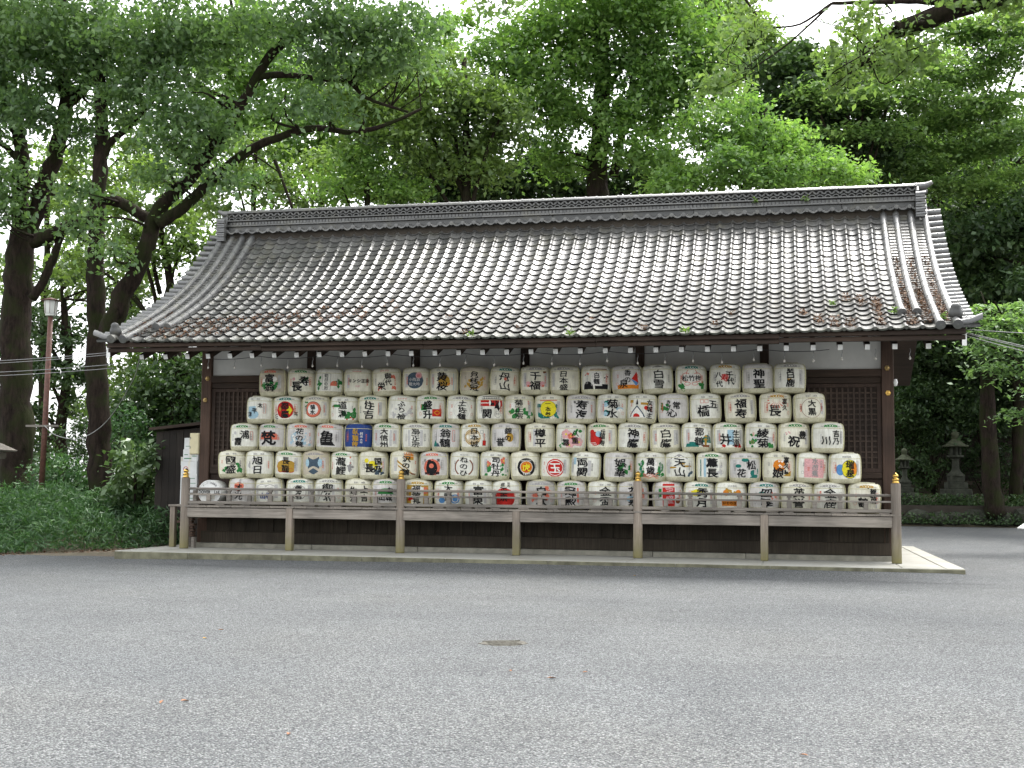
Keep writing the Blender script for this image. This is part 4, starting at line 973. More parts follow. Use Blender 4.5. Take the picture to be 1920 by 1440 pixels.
  (758,'沢の鶴','天然大吟','C','rect O -.04 .40 .13 .52;rect D .0 .36 .13 .40;tri D -.18 .38 .12 .12 -.16 .32;tri D .02 .16 .2 .08 .10 .14;tri D -.15 .28 .08 .10 -.14 .24;tri M .05 .14 .21 .12 .13 .09','orange block and brown streaks'),
  (817,'','r','P','disc S 0 .24 .15;disc K 0 .23 .10 .13;blobs K 0 .25 .06 8 .10 .11;rect K -.13 .12 .13 .16;mini K 志 -.13 .38 .06;mini K 賀 .13 .38 .06;disc S 0 .27 .04','black crest on a red disc'),
  (873,'ねのひ','MORITA','W','ring M 0 .25 .165 .022 .165 2.2 4.1;ring M 0 .25 .165 .022 .165 5.3 7.2','broken brown ring, kana letters'),
  (930,'司牡丹','t','W','flower S -.14 .30 .06;flower S .14 .36 .06;leaves G -.14 .18 .08 8 .05 .06;leaves G .14 .2 .08 10 .05 .09;rect W -.075 .11 .075 .42','red peonies either side of lettering'),
  (986,'','醸黄酒','C','disc K .01 .25 .155;disc W .01 .25 .108;disc K .01 .25 .10;disc O .01 .25 .098;disc R .01 .24 .07;txt Y 虎 .01 .245 .13;htxt W HANSHIN .01 .373 .042;htxt W Tigers .01 .127 .05','black ring emblem with orange centre'),
  (1042,'','TAMAGAWA','W','disc R .02 .25 .155;ring W .02 .25 .135 .012;txt W 玉 .02 .25 .19','red disc with white letter'),
  (1098,'両関','t','W','rect C -.17 .3 -.11 .42;rect L .10 .12 .15 .38','tilted barrel, two wide blocky letters'),
  (1160,'娯華','t','P','leaves G .05 .26 .09 7 .07 .03','green leaf behind letters, pinkish wrapper'),
  (1222,'','t','W','ring T 0 .26 .19 .035 .19 2.6 4.6;ring T 0 .26 .19 .035 .19 4.8 6.8;leaves G -.16 .2 .10 9 .03 .1;leaves G .16 .2 .10 9 .03 .1;disc W 0 .27 .12 .15;wave S 0 .09 .13;txt K 萬歳 0 .285 .14','green pine wreath and red ribbon'),
  (1275,'天山','','W','mount E 0 .40 .15 .11;mount W 0 .395 .135 .098;mount E 0 .47 .04 .03;disc D -.12 .26 .08 .015;disc D .13 .28 .09 .015;disc D .05 .32 .05 .012;leaves L -.14 .34 .07 4 .03 .02;leaves A .17 .14 .07 4 .02 .02','mountain outline and gold mist'),
  (1334,'薫長','g','W','rect C -.13 .11 -.09 .42;leaves L .13 .2 .08 6 .03 .08;rect T -.2 .12 -.18 .4','upright printed letters, green band'),
  (1396,'','t','P','disc T .0 .40 .06 .03;disc T -.11 .30 .05 .03;leaves T .13 .14 .10 12 .06 .04;txt K 松 .10 .32 .16;txt K 花 -.06 .18 .15','dark teal pine, diagonal letters'),
  (1459,'','t','C','disc O 0 .30 .10;blobs W .02 .33 .03 5 .10 .05;tri D .05 .13 .2 .22 .2 .13;blobs K .10 .27 .03 6 .05 .10;txt K 富久 .11 .35 .10;txt K 娘 -.02 .18 .18','orange moon and black tangle'),
  (1520,'','','W','rect P -.17 .11 .16 .42;txt E 水芭蕉 0 .28 .10;mini E 大吟醸 .11 .34 .045;mini S 純米 -.11 .25 .04','pink label with thin grey letters'),
  (1583,'','琉球泡盛','W','disc B -.10 .25 .07 .09;disc A .05 .26 .135 .155;disc Y .05 .26 .128 .148;disc O .12 .27 .05 .10;txt K 瑞泉 .05 .265 .135','yellow emblem edged with blue')]),
 ('bottom row', .99, 927, [
  (458,'','','P','disc S -.02 .38 .09;mini E 清酒 0 .49 .05;txt K 才光 -.02 .28 .14','orange disc, leftmost behind the railing'),
  (509,'','t','W','mount E -.08 .38 .12 .04;mount W -.08 .38 .10 .03;mount E .08 .36 .10 .05;mount W .08 .36 .08 .04;htxt N 山根 0 .20 .13;rect E -.13 .34 .12 .345','thin mountain sketch'),
  (566,'','b','W','ring K 0 .27 .13 .006;txt K 倭名 0 .275 .12','fine black circle, teal band'),
  (619,'御北','k','W','disc K 0 .435 .02;rect L .08 .12 .12 .40','grey band and two narrow letters'),
  (675,'','t','C','txt K 上 .09 .34 .14;txt K 佐 -.10 .32 .14;txt K 吉 .09 .19 .13;txt K 沢 -.10 .18 .13','four heavy letters in two columns'),
  (725,'','g','P','hill G 0 .26 .14 .10;disc K 0 .44 .018;txt K お .08 .33 .11;htxt K 山城 0 .19 .13','green hill, partly hidden by railing post'),
  (785,'福徳長','o','C','rect D -.2 .40 .2 .445;disc W .0 .35 .11 .07;rect D -.2 .10 -.10 .40;rect D .11 .1 .2 .4;rect S .11 .28 .18 .40;blobs R -.1 .18 .04 4 .05 .03','mustard yellow panels'),
  (843,'','g','W','disc B .12 .19 .09 .08;ring W .12 .19 .06 .012;disc B -.11 .17 .06 .05;txt K 大雪 0 .30 .15','blue swirling waves'),
  (901,'富東','t','W','disc K 0 .445 .02;rect L -.15 .12 -.09 .38;rect L .09 .12 .14 .38','two printed letters between grey bars'),
  (952,'','','W','mini K 櫻 -.02 .47 .08;mini K 発売 .09 .47 .05;disc R 0 .22 .19 .17;txt K 正宗 -.0 .29 .125','large red arch with black letters'),
  (1016,'白大','k','G','leaves S -.11 .27 .10 5 .03 .08;leaves S .11 .27 .10 5 .03 .08','grey wrapper, faded red figures'),
  (1074,'冠勲','g','P','rect S .10 .15 .13 .40;leaves L -.1 .2 .08 6 .05 .06','flat green band, pinkish wrapper'),
  (1131,'金盃','t','W','mount K 0 .435 .03 .025','white wrapper, roof-shaped first letter'),
  (1187,'花泉','t','P','disc C -.06 .22 .07 .05;rect S .13 .2 .17 .40;disc T .06 .2 .05','pale green wash, beside the third post'),
  (1252,'','','P','rect R -.11 .465 .09 .525;rect R -.11 .10 .09 .42;txt P 宝盛 0 .29 .14;rect G -.18 .26 -.125 .40;disc M .15 .2 .05','bright red upright panel'),
  (1310,'秀月','b','W','disc Y -.07 .35 .08 .05;leaves Y -.07 .34 .08 6 .05 .03','yellow splash behind first letter'),
  (1369,'','日本清酒','W','disc O -.10 .35 .05;disc O .10 .35 .05;leaves D 0 .36 .07 8 .08 .03;rect O -.17 .13 .13 .21;htxt K いそのさわ -.02 .17 .06','orange flowers over an orange strip'),
  (1432,'四季','b','P','mount T -.07 .29 .10 .10;mount W -.07 .36 .03 .03;disc K 0 .445 .02;blobs S .1 .28 .03 5 .05 .08','green peak behind two letters'),
  (1493,'英誉','k','C','disc K 0 .445 .02;ring S -.15 .19 .03 .006','brown cloud band, two broad letters'),
  (1555,'金鹿','k','W','disc K 0 .445 .02;blobs S -.14 .36 .02 3 .02 .02','dark band, two letters, second from the end'),
  (1619,'','o','C','disc K .02 .45 .018;txt K 賀茂 .10 .32 .12;txt K 鶴 -.06 .21 .16;rect L .15 .12 .18 .4','mustard band, rightmost in the pile')]),
]
ORD = 'first second third fourth fifth sixth seventh eighth ninth tenth eleventh twelfth thirteenth fourteenth fifteenth sixteenth seventeenth eighteenth nineteenth twentieth twenty-first'.split()
seed = 0
for ri, (rname, z0, pyc, row) in enumerate(ROWS):
    zr = 1.021+.549*(4-ri)
    for k, spec in enumerate(row):
        seed += 1; rg = random.Random(seed); x = W(spec[0], pyc, .40).x
        t = thing('sake_barrel', 'straw-wrapped sake barrel, %s, %s, %s from left' % (spec[5], rname, ORD[k]), 'barrel',
                  (x, .385+rg.uniform(-.02, .02), zr+rg.uniform(-.004, .004)), (rg.gauss(0, .018), rg.gauss(0, .02), math.radians(8)+rg.gauss(0, .10)), 'sake barrels piled on the veranda')
        if rname == 'fourth row' and spec[0] == 1098: t.rotation_euler.y = .05; t.rotation_euler.z = -.15
        t.scale = (1.03, 1.0, 1.0)
        barrel(t, spec, seed)
# white cask head with lettering at the left end of the bottom row
pw = W(402, 925, .36)
t = thing('painted_cask', 'white painted cask end lettered in black, left of the bottom row of barrels', 'cask', (pw.x, .36, 1.03), (0, 0, .1)); t.scale = (1.12, 1.12, 1.12)
mb = MB(); mb.lathe([(.19, 0), (.205, .01), (.215, .12), (.218, .24), (.215, .36), (.205, .47), (.19, .48)], n=28)
mb.v = [(a, -.24+c, .225+b) for a, b, c in mb.v]; mb.f = [f[::-1] for f in mb.f]; mb.build('cask_body', 'white_paint', t)
mb = MB(); mb.tube([(.208*math.cos(k*PI/16), -.243, .225+.208*math.sin(k*PI/16)) for k in range(33)], .010, 6, False); mb.build('cask_rim', 'white_paint', t)
mb = MB(); mb.box((-.12, -.2, -.007), (.12, .2, .012)); mb.build('cradle', 'grey_timber', t)
mb = MB(); mb.box((-.21, -.262, .185), (.21, -.246, .275)); mb.build('name_board', 'white_paint', t)
def flat_text(txt, mat, parent, c, size, sx=1., curve=None, y=0.):
    mb = MB(); ws = [glyph(q, False)[2] for q in txt]; x = -sum(ws)*size*sx/2
    for q, w in zip(txt, ws):
        V, F, _ = glyph(q, False); cx = x+w*size*sx/2
        if curve: a = PI/2-cx/curve; mb.add([(c[0]+(curve+b*size)*math.cos(a)+a_*size*sx*math.sin(a), y, c[1]+(curve+b*size)*math.sin(a)-a_*size*sx*math.cos(a)) for a_, b in V], F)
        else:
            for j, (da, db) in enumerate(((-.035, .015), (.035, -.015), (.02, .03), (-.02, -.03))): mb.add([(c[0]+cx+(a_+da)*size*sx, y-.0004*j, c[1]+(b+db)*size) for a_, b in V], F)
        x += w*size*sx
    return mb.build('lettering', mat, parent)
flat_text('DOVER Ltd.', 'ink_K', t, (0, .228), .080, .80, y=-.265)
flat_text('ドーバー洋酒貿易', 'ink_K', t, (0, .225), .036, 1., .165, y=-.2465)
mb = MB(); mb.box((-.05, -.2475, .10), (.10, -.2455, .205)); mb.build('paper_label', 'sign_paper', t)

# ------------------------------------------------------------------ string of bulbs under the eaves
ls = thing('string_lights', 'sagging black wire with small hanging bulbs under the eaves', 'string lights', (7, -.8, 3.9)); LO = (-7, .8, -3.9)
pts = []; xs = raf_x[2:-1:3]
for a, b in zip(xs[:-1], xs[1:]):
    for j in range(8):
        u = j/8; pts.append((a+(b-a)*u, -.75, 3.93-.055*4*u*(1-u)))
mb = MB(); mb.tube(pts, .006, 5); mb.build('wire', 'wire_black', ls, loc=LO)
bm_ = MB(); bm_.tube([(0, 0, 0), (.01, 0, -.05), (-.008, 0, -.10), (0, 0, -.145)], .006, 5); sock = bm_.mesh('pendant_cord', 'wire_grey')
bb = MB(); bb.lathe([(.008, .0), (.012, -.012), (.020, -.03), (.021, -.042), (.012, -.058), (.002, -.062)][::-1], n=10); bulbm = bb.mesh('bulb', 'bulb_glass')
x = .85
while x < 14.2:
    z = lerp([p[0] for p in pts], [p[2] for p in pts], x); c = obj('pendant_cord', sock, ls, loc=(x-7, .05, z-3.9)); obj('bulb', bulbm, c, loc=(0, 0, -.14)); x += random.uniform(.48, .58)

# ------------------------------------------------------------------ things left of the hall
def carton(c, sx, sy, sz, label, marks):
    t = thing('carton', label, 'box', c)
    mb = MB(); mb.cbox((-sx/2, -sy/2, 0), (sx/2, sy/2, sz), .006); mb.build('box_body', 'carton', t)
    mb = MB(); mb.box((-.025, -sy/2-.002, .0), (.025, -sy/2-.0005, sz)); mb.build('tape', 'sign_paper', t)
    mb = MB()
    for (a, b, w, h) in marks: mb.box((a-w/2, -sy/2-.003, b), (a+w/2, -sy/2-.0006, b+h))
    mb.build('green_print', 'carton_green', t); return t
GRC = 'cartons stacked by the hall'
carton((-.27, .95, 1.021), .36, .34, .33, 'lowest white carton of the stack at the left end of the veranda', [(-.1, .06, .10, .012), (.09, .12, .12, .012), (-.06, .2, .14, .012)])
t = carton((-.265, .95, 1.352), .37, .34, .56, 'tall white carton with red seal, middle of the stack by the hall', [(-.1, .05, .12, .012), (.1, .10, .12, .012), (-.08, .16, .1, .012), (.07, .2, .14, .012), (-.09, .27, .10, .012)])
mb = MB(); mb.tube([(.05*math.cos(k*PI/12)-.07, -.173, .40+.05*math.sin(k*PI/12)) for k in range(25)], .005, 4, False); mb.build('red_seal', 'ink_R', t)
carton((-.24, .95, 1.913), .34, .34, .25, 'white carton with green print lying under the cream cabinet', [(-.06, .05, .16, .02), (.09, .10, .10, .016), (-.1, .13, .08, .016)])
carton((-.29, 1.0, 2.164), .27, .30, .24, 'topmost small white carton, partly behind the cream cabinet', [(-.05, .06, .1, .012), (.04, .13, .1, .012)])
eb = thing('meter_cabinet', 'cream metal electric cabinet fixed beside the left corner pillar', 'cabinet', (-.14, .84, 2.06))
mb = MB(); mb.cbox((-.105, -.10, 0), (.10, .10, .44), .008); mb.build('cabinet_body', 'cream_metal', eb)
mb = MB(); mb.cbox((-.095, -.112, .012), (.09, -.1005, .428), .004); dr = mb.build('cabinet_door', 'cream_metal', eb)
for z in (.12, .31):
    mb = MB(); mb.tube([(-.085, -.118, z), (-.085, -.118, z+.05)], .008, 6); mb.build('hinge', 'wire_grey', dr)
mb = MB(); mb.tube([(.05, -.05, 0), (.05, -.05, -.4), (.09, .02, -.75), (.1, .02, -1.04)], .012, 6); mb.build('conduit', 'wire_grey', eb)
# shed
sh = thing('timber_shed', 'small dark brown timber shed behind the left end of the hall', 'shed', (-1.9, 4.6, .1))
for k in range(9):
    x = -.86+k*.175; mb = MB(); mb.box((x+.003, -.6+random.uniform(-.006, .006), 0), (x+.172, -.57, 2.58+.06*k/4.)); mb.build('wall_board', 'shed_timber', sh)
mb = MB(); mb.box((-.86, -.565, 0), (.72, 1.4, 2.5)); mb.build('shed_core', 'shed_timber', sh)
mb = MB(); mb.add([(-.98, -.75, 2.60), (.95, -.75, 2.80), (.95, 1.6, 2.80), (-.98, 1.6, 2.60), (-.98, -.75, 2.67), (.95, -.75, 2.87), (.95, 1.6, 2.87), (-.98, 1.6, 2.67)], [(0,3,2,1),(4,5,6,7),(0,1,5,4),(1,2,6,5),(2,3,7,6),(3,0,4,7)]); mb.build('roof', 'dark_timber', sh)
mb = MB(); mb.cbox((-.22, -.64, .05), (.62, -.605, 2.12), .006); d = mb.build('door', 'shed_timber', sh)
mb = MB(); mb.tube([(-.14, -.66, .98), (-.14, -.66, 1.06)], .02, 8); mb.build('door_knob', 'wire_grey', d)
mb = MB(); mb.box((-.18, -.652, 1.78), (.36, -.642, 1.98)); sg = mb.build('notice', 'sign_paper', d)
mb = MB()
for k, (w, z) in enumerate(((.4, 1.92), (.3, 1.87), (.42, 1.82))): mb.box((-.12, -.6545, z), (-.12+w, -.6525, z+.02))
mb.build('notice_lines', 'ink_E', sg)
fw_ = thing('firewood_pile', 'short timber offcuts stacked under the left end of the veranda', 'wood pile', (-.05, .42, PT))
for k in range(7):
    mb = MB(); a = random.uniform(-.1, .1); mb.cbox((-.14+a, -.06, .22+.055*k), (.14+a*.5, .06, .265+.055*k), .006); mb.build('offcut', 'pillar_timber', fw_, rot=(0, 0, random.uniform(-.1, .1)))
for xx in (-.12, .12):
    mb = MB(); mb.box((xx-.03, -.06, 0), (xx+.03, .06, .215)); mb.build('offcut', 'grey_timber', fw_)
# lamp post
lb = W(76, 960, 5.); lb.z = float(ground_z(lb.x, lb.y))
lp_ = thing('lamp_post', 'rust brown lamp post with white glass lantern in front of the camphor trees', 'lamp post', lb)
H = W(84, 592, 5.).z-lb.z
mb = MB(); mb.lathe([(.11, 0), (.11, .5), (.105, .62), (.075, .70)], n=14); mb.build('pole_base', 'rust_paint', lp_)
mb = MB(); mb.tube([(0, 0, .66), (.03, 0, H*.5), (.06, 0, H)], [.072, .068, .064], 14); mb.build('pole', 'rust_paint', lp_)
mb = MB(); mb.lathe([(.10, -.02), (.13, 0), (.13, .03), (.145, .06), (.175, .36), (.175, .38)], (.06, 0, H), 8, False); mb.build('lantern_glass', 'lamp_glass', lp_)
mb = MB(); mb.lathe([(.25, .378), (.255, .393), (.08, .44), (.02, .46)], (.06, 0, H), 8, False); mb.build('lantern_cap', 'rust_paint', lp_)
mb = MB()
for k in range(8): a = 2*PI*(k+.5)/8; mb.tube([(.06+.148*math.cos(a), .148*math.sin(a), H+.05), (.06+.178*math.cos(a), .178*math.sin(a), H+.38)], .006, 5)
mb.build('lantern_ribs', 'rust_paint', lp_)
zb = W(80, 799, 5.).z-lb.z
mb = MB(); mb.cbox((-.45, -.11, zb-.025), (.46, -.06, zb+.025), .004); mb.build('cross_arm', 'grey_timber', lp_)
def cable(name, label, pts, r, mat, group=None, sag=0.):
    t_ = smooth_path(pts, 8) if len(pts) > 2 else [Vector(pts[0]).lerp(Vector(pts[1]), k/16) - Vector((0, 0, sag*4*(k/16)*(1-k/16))) for k in range(17)]
    mb = MB(); mb.tube(t_, r, 5); return mb.build(name, mat, label=label, cat='cable', group=group)
cable('drooping_cable', 'pale cable drooping from the lamp post up to the hall eaves', [W(83, 798, 4.9), W(105, 816, 4.6), W(150, 822, 4.), W(200, 790, 3.2), W(248, 715, 1.5), W(262, 672, -.6)], .010, 'wire_grey')
for k, (y0, y1, w) in enumerate(((672, 660, 'uppermost thin wire'), (677, 664, 'second thin wire'), (691, 683, 'third thin wire'), (697, 690, 'lowest thin wire'))):
    cable('overhead_wire', w+' running left from the hall past the lamp post', [W(-300, y0+8, 3.), W(214, y1, -.9)], .007, 'wire_grey', None, .10)
for k, (y1, y2, w) in enumerate(((617, 621, 'topmost'), (622, 640, 'second'), (624, 647, 'third'), (628, 662, 'lowest'))):
    cable('overhead_wire', w+' of the wires running right from the roof corner', [W(1806, y1, -.9), W(2300, y2+70*(k > 0)+10, -3.)], .007, 'wire_grey', None, .05)
mb = MB(); mb.lathe([(.0, -.07), (.03, -.06), (.045, 0), (.03, .06), (.0, .07)], n=10); mb.build('corner_lamp', 'white_paint', label='small white oval lamp on the side of the right corner pillar', cat='lamp', loc=(13.89, .80, 3.44))
# far left: corner of a shingled lantern roof; far right: edge of a white sign
tl = thing('small_roofed_lantern', 'small gabled timber lantern roof cut by the left picture edge', 'lantern', W(-21, 1000, 2.))
c0 = W(-21, 846, 2.); zz = c0.z-W(-21, 1000, 2.).z
mb = MB(); mb.lathe([(.52, 0), (.54, .03), (.18, .19), (.03, .22)], (0, 0, zz), 4, False); mb.build('roof', 'grey_timber', tl)
mb = MB(); mb.lathe([(.28, 0), (.30, .05), (.30, .14)], (0, 0, zz-.17), 4, False); mb.build('lantern_box', 'grey_timber', tl)
mb = MB(); mb.cbox((-.06, -.06, -1.2), (.06, .06, zz-.18), .01); mb.build('post', 'grey_timber', tl)
cp = W(1926, 992, 14.)
wt = thing('white_parasol_hood', 'tip of a white pointed hood at the right picture edge', 'hood', (cp.x, cp.y, 0))
mb = MB(); mb.lathe([(.25, cp.z+.0), (.26, cp.z+.03), (.12, cp.z+.13), (.02, cp.z+.2)], n=10, smooth=False); mb.build('hood', 'white_paint', wt)
mb = MB(); mb.tube([(0, 0, 0), (0, 0, cp.z+.05)], .03, 8); mb.build('stem', 'wire_grey', wt)
# drain cover and fallen leaves in the gravel
dc = G(945, 1206); mb = MB()
dr = thing('drain_cover', 'worn brown iron drain cover set flush in the gravel', 'drain cover', (dc.x, dc.y, 0.), (0, 0, .42))
rim = [(.24*math.cos(k*PI/9)*random.uniform(.82, 1.05), .22*math.sin(k*PI/9)*random.uniform(.82, 1.05)) for k in range(18)]
mb.add([(a, b, .004) for a, b in rim]+[(a*1.05, b*1.05, -.02) for a, b in rim], [tuple(range(18))]+[(k, 18+k, 18+(k+1) % 18, (k+1) % 18) for k in range(18)]); mb.build('frame', 'drain_iron', dr)
for k in range(7):
    mb = MB(); w = .17*random.uniform(.75, 1.1); mb.box((-w, -.15+k*.045, .0045), (w*random.uniform(.8, 1), -.128+k*.045, .009)); mb.build('grate_bar', 'drain_iron', dr)
lm = {m: MB().add([(-.05, 0, .0), (-.015, .022, .012), (.02, .02, .014), (.055, 0, .004), (.02, -.02, .014), (-.015, -.022, .012)], [(0, 1, 2, 3), (0, 3, 4, 5)]).mesh('fallen_leaf', m) for m in ('ink_D', 'dry_leaf')}
FL = [(384, 1198, 'ink_D', 'dull yellow'), (1035, 1273, 'dry_leaf', 'orange red'), (956, 1259, 'dry_leaf', 'small brown'), (1098, 1262, 'dry_leaf', 'russet'), (303, 1318, 'dry_leaf', 'rusty'), (346, 1316, 'dry_leaf', 'dark red'), (541, 1378, 'dry_leaf', 'brown'), (1508, 1418, 'dry_leaf', 'dark'), (415, 1182, 'dry_leaf', 'faint red'), (1190, 1070+10, 'ink_D', 'tan')]
for k, (a, b, m, w) in enumerate(FL):
    p = G(a, b); s = random.uniform(.5, .8)
    o = obj('fallen_leaf', lm[m], None, (p.x, p.y, .006), (random.uniform(-.2, .2), random.uniform(-.2, .2), random.uniform(0, 6)), '%s fallen leaf lying on the gravel court, %s from the left' % (w, ORD[sorted(q[0] for q in FL).index(a)]), 'leaf', 'fallen leaves on the gravel'); o.scale = (s, s, s)
# ------------------------------------------------------------------ far right: stone wall, lanterns, timber wall
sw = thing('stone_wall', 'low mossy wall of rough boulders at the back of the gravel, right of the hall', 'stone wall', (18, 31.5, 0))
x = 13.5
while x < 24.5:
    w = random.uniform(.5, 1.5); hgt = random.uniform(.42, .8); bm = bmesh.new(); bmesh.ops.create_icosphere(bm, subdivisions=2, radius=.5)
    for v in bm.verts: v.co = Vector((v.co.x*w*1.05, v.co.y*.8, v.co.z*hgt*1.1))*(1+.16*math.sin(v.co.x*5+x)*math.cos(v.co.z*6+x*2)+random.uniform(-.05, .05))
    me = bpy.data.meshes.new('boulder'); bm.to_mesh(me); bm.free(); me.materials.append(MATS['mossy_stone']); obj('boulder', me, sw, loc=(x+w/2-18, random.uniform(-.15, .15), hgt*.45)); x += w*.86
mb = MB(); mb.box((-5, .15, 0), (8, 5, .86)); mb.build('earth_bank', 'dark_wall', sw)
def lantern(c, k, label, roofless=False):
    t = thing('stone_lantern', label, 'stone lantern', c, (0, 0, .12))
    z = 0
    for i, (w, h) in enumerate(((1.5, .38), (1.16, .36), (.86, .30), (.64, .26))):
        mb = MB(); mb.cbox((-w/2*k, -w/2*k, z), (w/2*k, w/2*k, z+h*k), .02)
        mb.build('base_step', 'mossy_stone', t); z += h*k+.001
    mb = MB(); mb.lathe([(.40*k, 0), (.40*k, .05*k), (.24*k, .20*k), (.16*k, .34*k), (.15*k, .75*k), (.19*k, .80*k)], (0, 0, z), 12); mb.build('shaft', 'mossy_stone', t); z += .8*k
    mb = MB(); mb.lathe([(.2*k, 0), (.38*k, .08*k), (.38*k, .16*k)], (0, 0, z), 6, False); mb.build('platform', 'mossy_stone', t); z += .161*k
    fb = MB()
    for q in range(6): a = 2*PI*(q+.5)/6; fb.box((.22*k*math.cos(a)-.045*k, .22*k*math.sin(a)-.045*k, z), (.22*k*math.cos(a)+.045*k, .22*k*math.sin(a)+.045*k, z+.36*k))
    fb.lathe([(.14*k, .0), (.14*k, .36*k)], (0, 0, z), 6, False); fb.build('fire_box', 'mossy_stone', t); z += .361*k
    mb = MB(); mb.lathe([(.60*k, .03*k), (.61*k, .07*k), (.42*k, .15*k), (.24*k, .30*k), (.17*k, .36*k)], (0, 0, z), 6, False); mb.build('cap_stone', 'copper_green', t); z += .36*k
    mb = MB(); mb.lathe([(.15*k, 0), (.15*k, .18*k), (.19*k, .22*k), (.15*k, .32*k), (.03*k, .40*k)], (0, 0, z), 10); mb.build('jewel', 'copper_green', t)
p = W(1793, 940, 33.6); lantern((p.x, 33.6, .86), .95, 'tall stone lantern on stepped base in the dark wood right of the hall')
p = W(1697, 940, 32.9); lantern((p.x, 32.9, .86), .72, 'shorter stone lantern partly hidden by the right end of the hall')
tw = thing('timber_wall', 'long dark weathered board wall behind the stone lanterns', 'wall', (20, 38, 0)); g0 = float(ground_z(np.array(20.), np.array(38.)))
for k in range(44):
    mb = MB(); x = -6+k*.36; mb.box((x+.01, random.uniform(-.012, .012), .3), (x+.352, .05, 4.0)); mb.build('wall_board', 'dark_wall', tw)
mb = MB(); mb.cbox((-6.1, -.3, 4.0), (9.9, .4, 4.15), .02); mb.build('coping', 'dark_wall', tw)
# ------------------------------------------------------------------ trees and plants
def foliage_points(clumps, per, seed, sub=42, sig=(.30, .30, .15)):
    """leaf positions: tufts scattered through each clump's ellipsoid, denser towards its outside"""
    rg = np.random.default_rng(seed); out = []
    for c, r in clumps:
        r = np.array(r)*1.18; n = max(6, int(per*1.16*(r[0]*r[1]+r[0]*r[2]+r[1]*r[2])/3/sub*4))
        d = rg.normal(size=(n, 3)); d /= np.linalg.norm(d, axis=1)[:, None]
        t = d*(rg.random(n)**.42)[:, None]*r + np.array(c)
        k = rg.integers(int(sub*.5), int(sub*1.5), n)
        tt = np.repeat(t, k, axis=0); s = np.repeat(rg.uniform(.6, 1.35, n), k)[:, None]
        q = rg.normal(size=tt.shape)*np.array(sig)*s
        q[:, 2] -= .10*(q[:, 0]**2+q[:, 1]**2)/.2
        out.append(tt+q)
    return np.concatenate(out)
def tree(name, label, base, trunks, clumps, per, size, mat, seed, group=None, twigs=True, flat_=.55, sig=(.30, .30, .15), sub=42, asp=.52, extra=None):
    base = Vector(base); t = thing(name, label, 'tree', base, group=group); mb = MB(); nodes = []
    for path, r0, r1 in trunks:
        P = smooth_path(path, 5); n = len(P); rr = [r0+(r1-r0)*(i/(n-1))**.85 for i in range(n)]
        for i in range(1, n-1): P[i] = P[i]+Vector((random.gauss(0, 1), random.gauss(0, 1), 0))*rr[i]*.10
        mb.tube(P, rr, 10, True, True, .10); nodes += [(p, r) for p, r in zip(P[2:], rr[2:])]
    if twigs and nodes:
        for c, r in clumps:
            for _ in range(3):
                c2 = Vector(c)+Vector([random.uniform(-.6, .6)*q for q in r])
                p, rd = min(nodes, key=lambda a: (a[0]-c2).length + max(0, a[0].z-c2.z)*.8)
                if (p-c2).length > 5.5: continue
                m1 = p.lerp(c2, .5)+Vector((random.gauss(0, .25), random.gauss(0, .25), random.gauss(0, .2)))
                m = smooth_path([p, m1, c2], 4); a = min(rd*.5, .05); mb.tube(m, [a+(.008-a)*(i/(len(m)-1)) for i in range(len(m))], 5)
    mb.build('trunk', 'bark', t, loc=-base)
    P = foliage_points([(tuple(c), r) for c, r in clumps], per, seed, sub, sig)
    if extra:   # the part of the crown above the picture
        Q = foliage_points([(tuple(c), r) for c, r in extra], per*.06, seed+500, 20, (.5, .5, .3)); leafcards('upper_crown', Q-np.array(base), size*2.6, mat, t, seed=seed+1, flat_=flat_, kind=None, asp=.6)
    leafcards('crown', P-np.array(base), size*1.32, mat, t, seed=seed, flat_=flat_, kind=None, asp=asp)
    return len(P)
def cl(Y, *a, ry=None):
    """clumps given by where they stand: (px, py, radius px, [height radius px])"""
    out = []
    for q in a:
        p = W(q[0], q[1], Y+(q[4] if len(q) > 4 else random.uniform(-.6, .6))); k = (p-CAM).dot(_fw)/F_PX
        rx = q[2]*k; rz_ = (q[3] if len(q) > 3 else q[2]*.7)*k; out.append((p, (rx, ry or rx*.9, rz_)))
    return out
def pth(Y, *a): return [W(q[0], q[1], Y+(q[2] if len(q) > 2 else 0)) for q in a]
def shrub(name, label, c, clumps, per, size, mat, seed, asp=.45, group=None):
    c = Vector(c); t = thing(name, label, 'shrub', c, group=group); mb = MB()
    for q, r in clumps:
        for _ in range(3): e = Vector(q)+Vector([random.uniform(-.5, .5)*k for k in r]); mb.tube([c+Vector((random.gauss(0, .08), random.gauss(0, .08), 0)), c.lerp(e, .5)+Vector((0, 0, .1)), e], [.025, .018, .008], 5)
    mb.build('stems', 'bark', t, loc=-c)
    P = foliage_points([(tuple(a), b) for a, b in clumps], per, seed, 26, (.16, .16, .10)); leafcards('foliage', P-np.array(c), size, mat, t, seed=seed, flat_=.5, kind=None, asp=asp); return len(P)
NL = 0
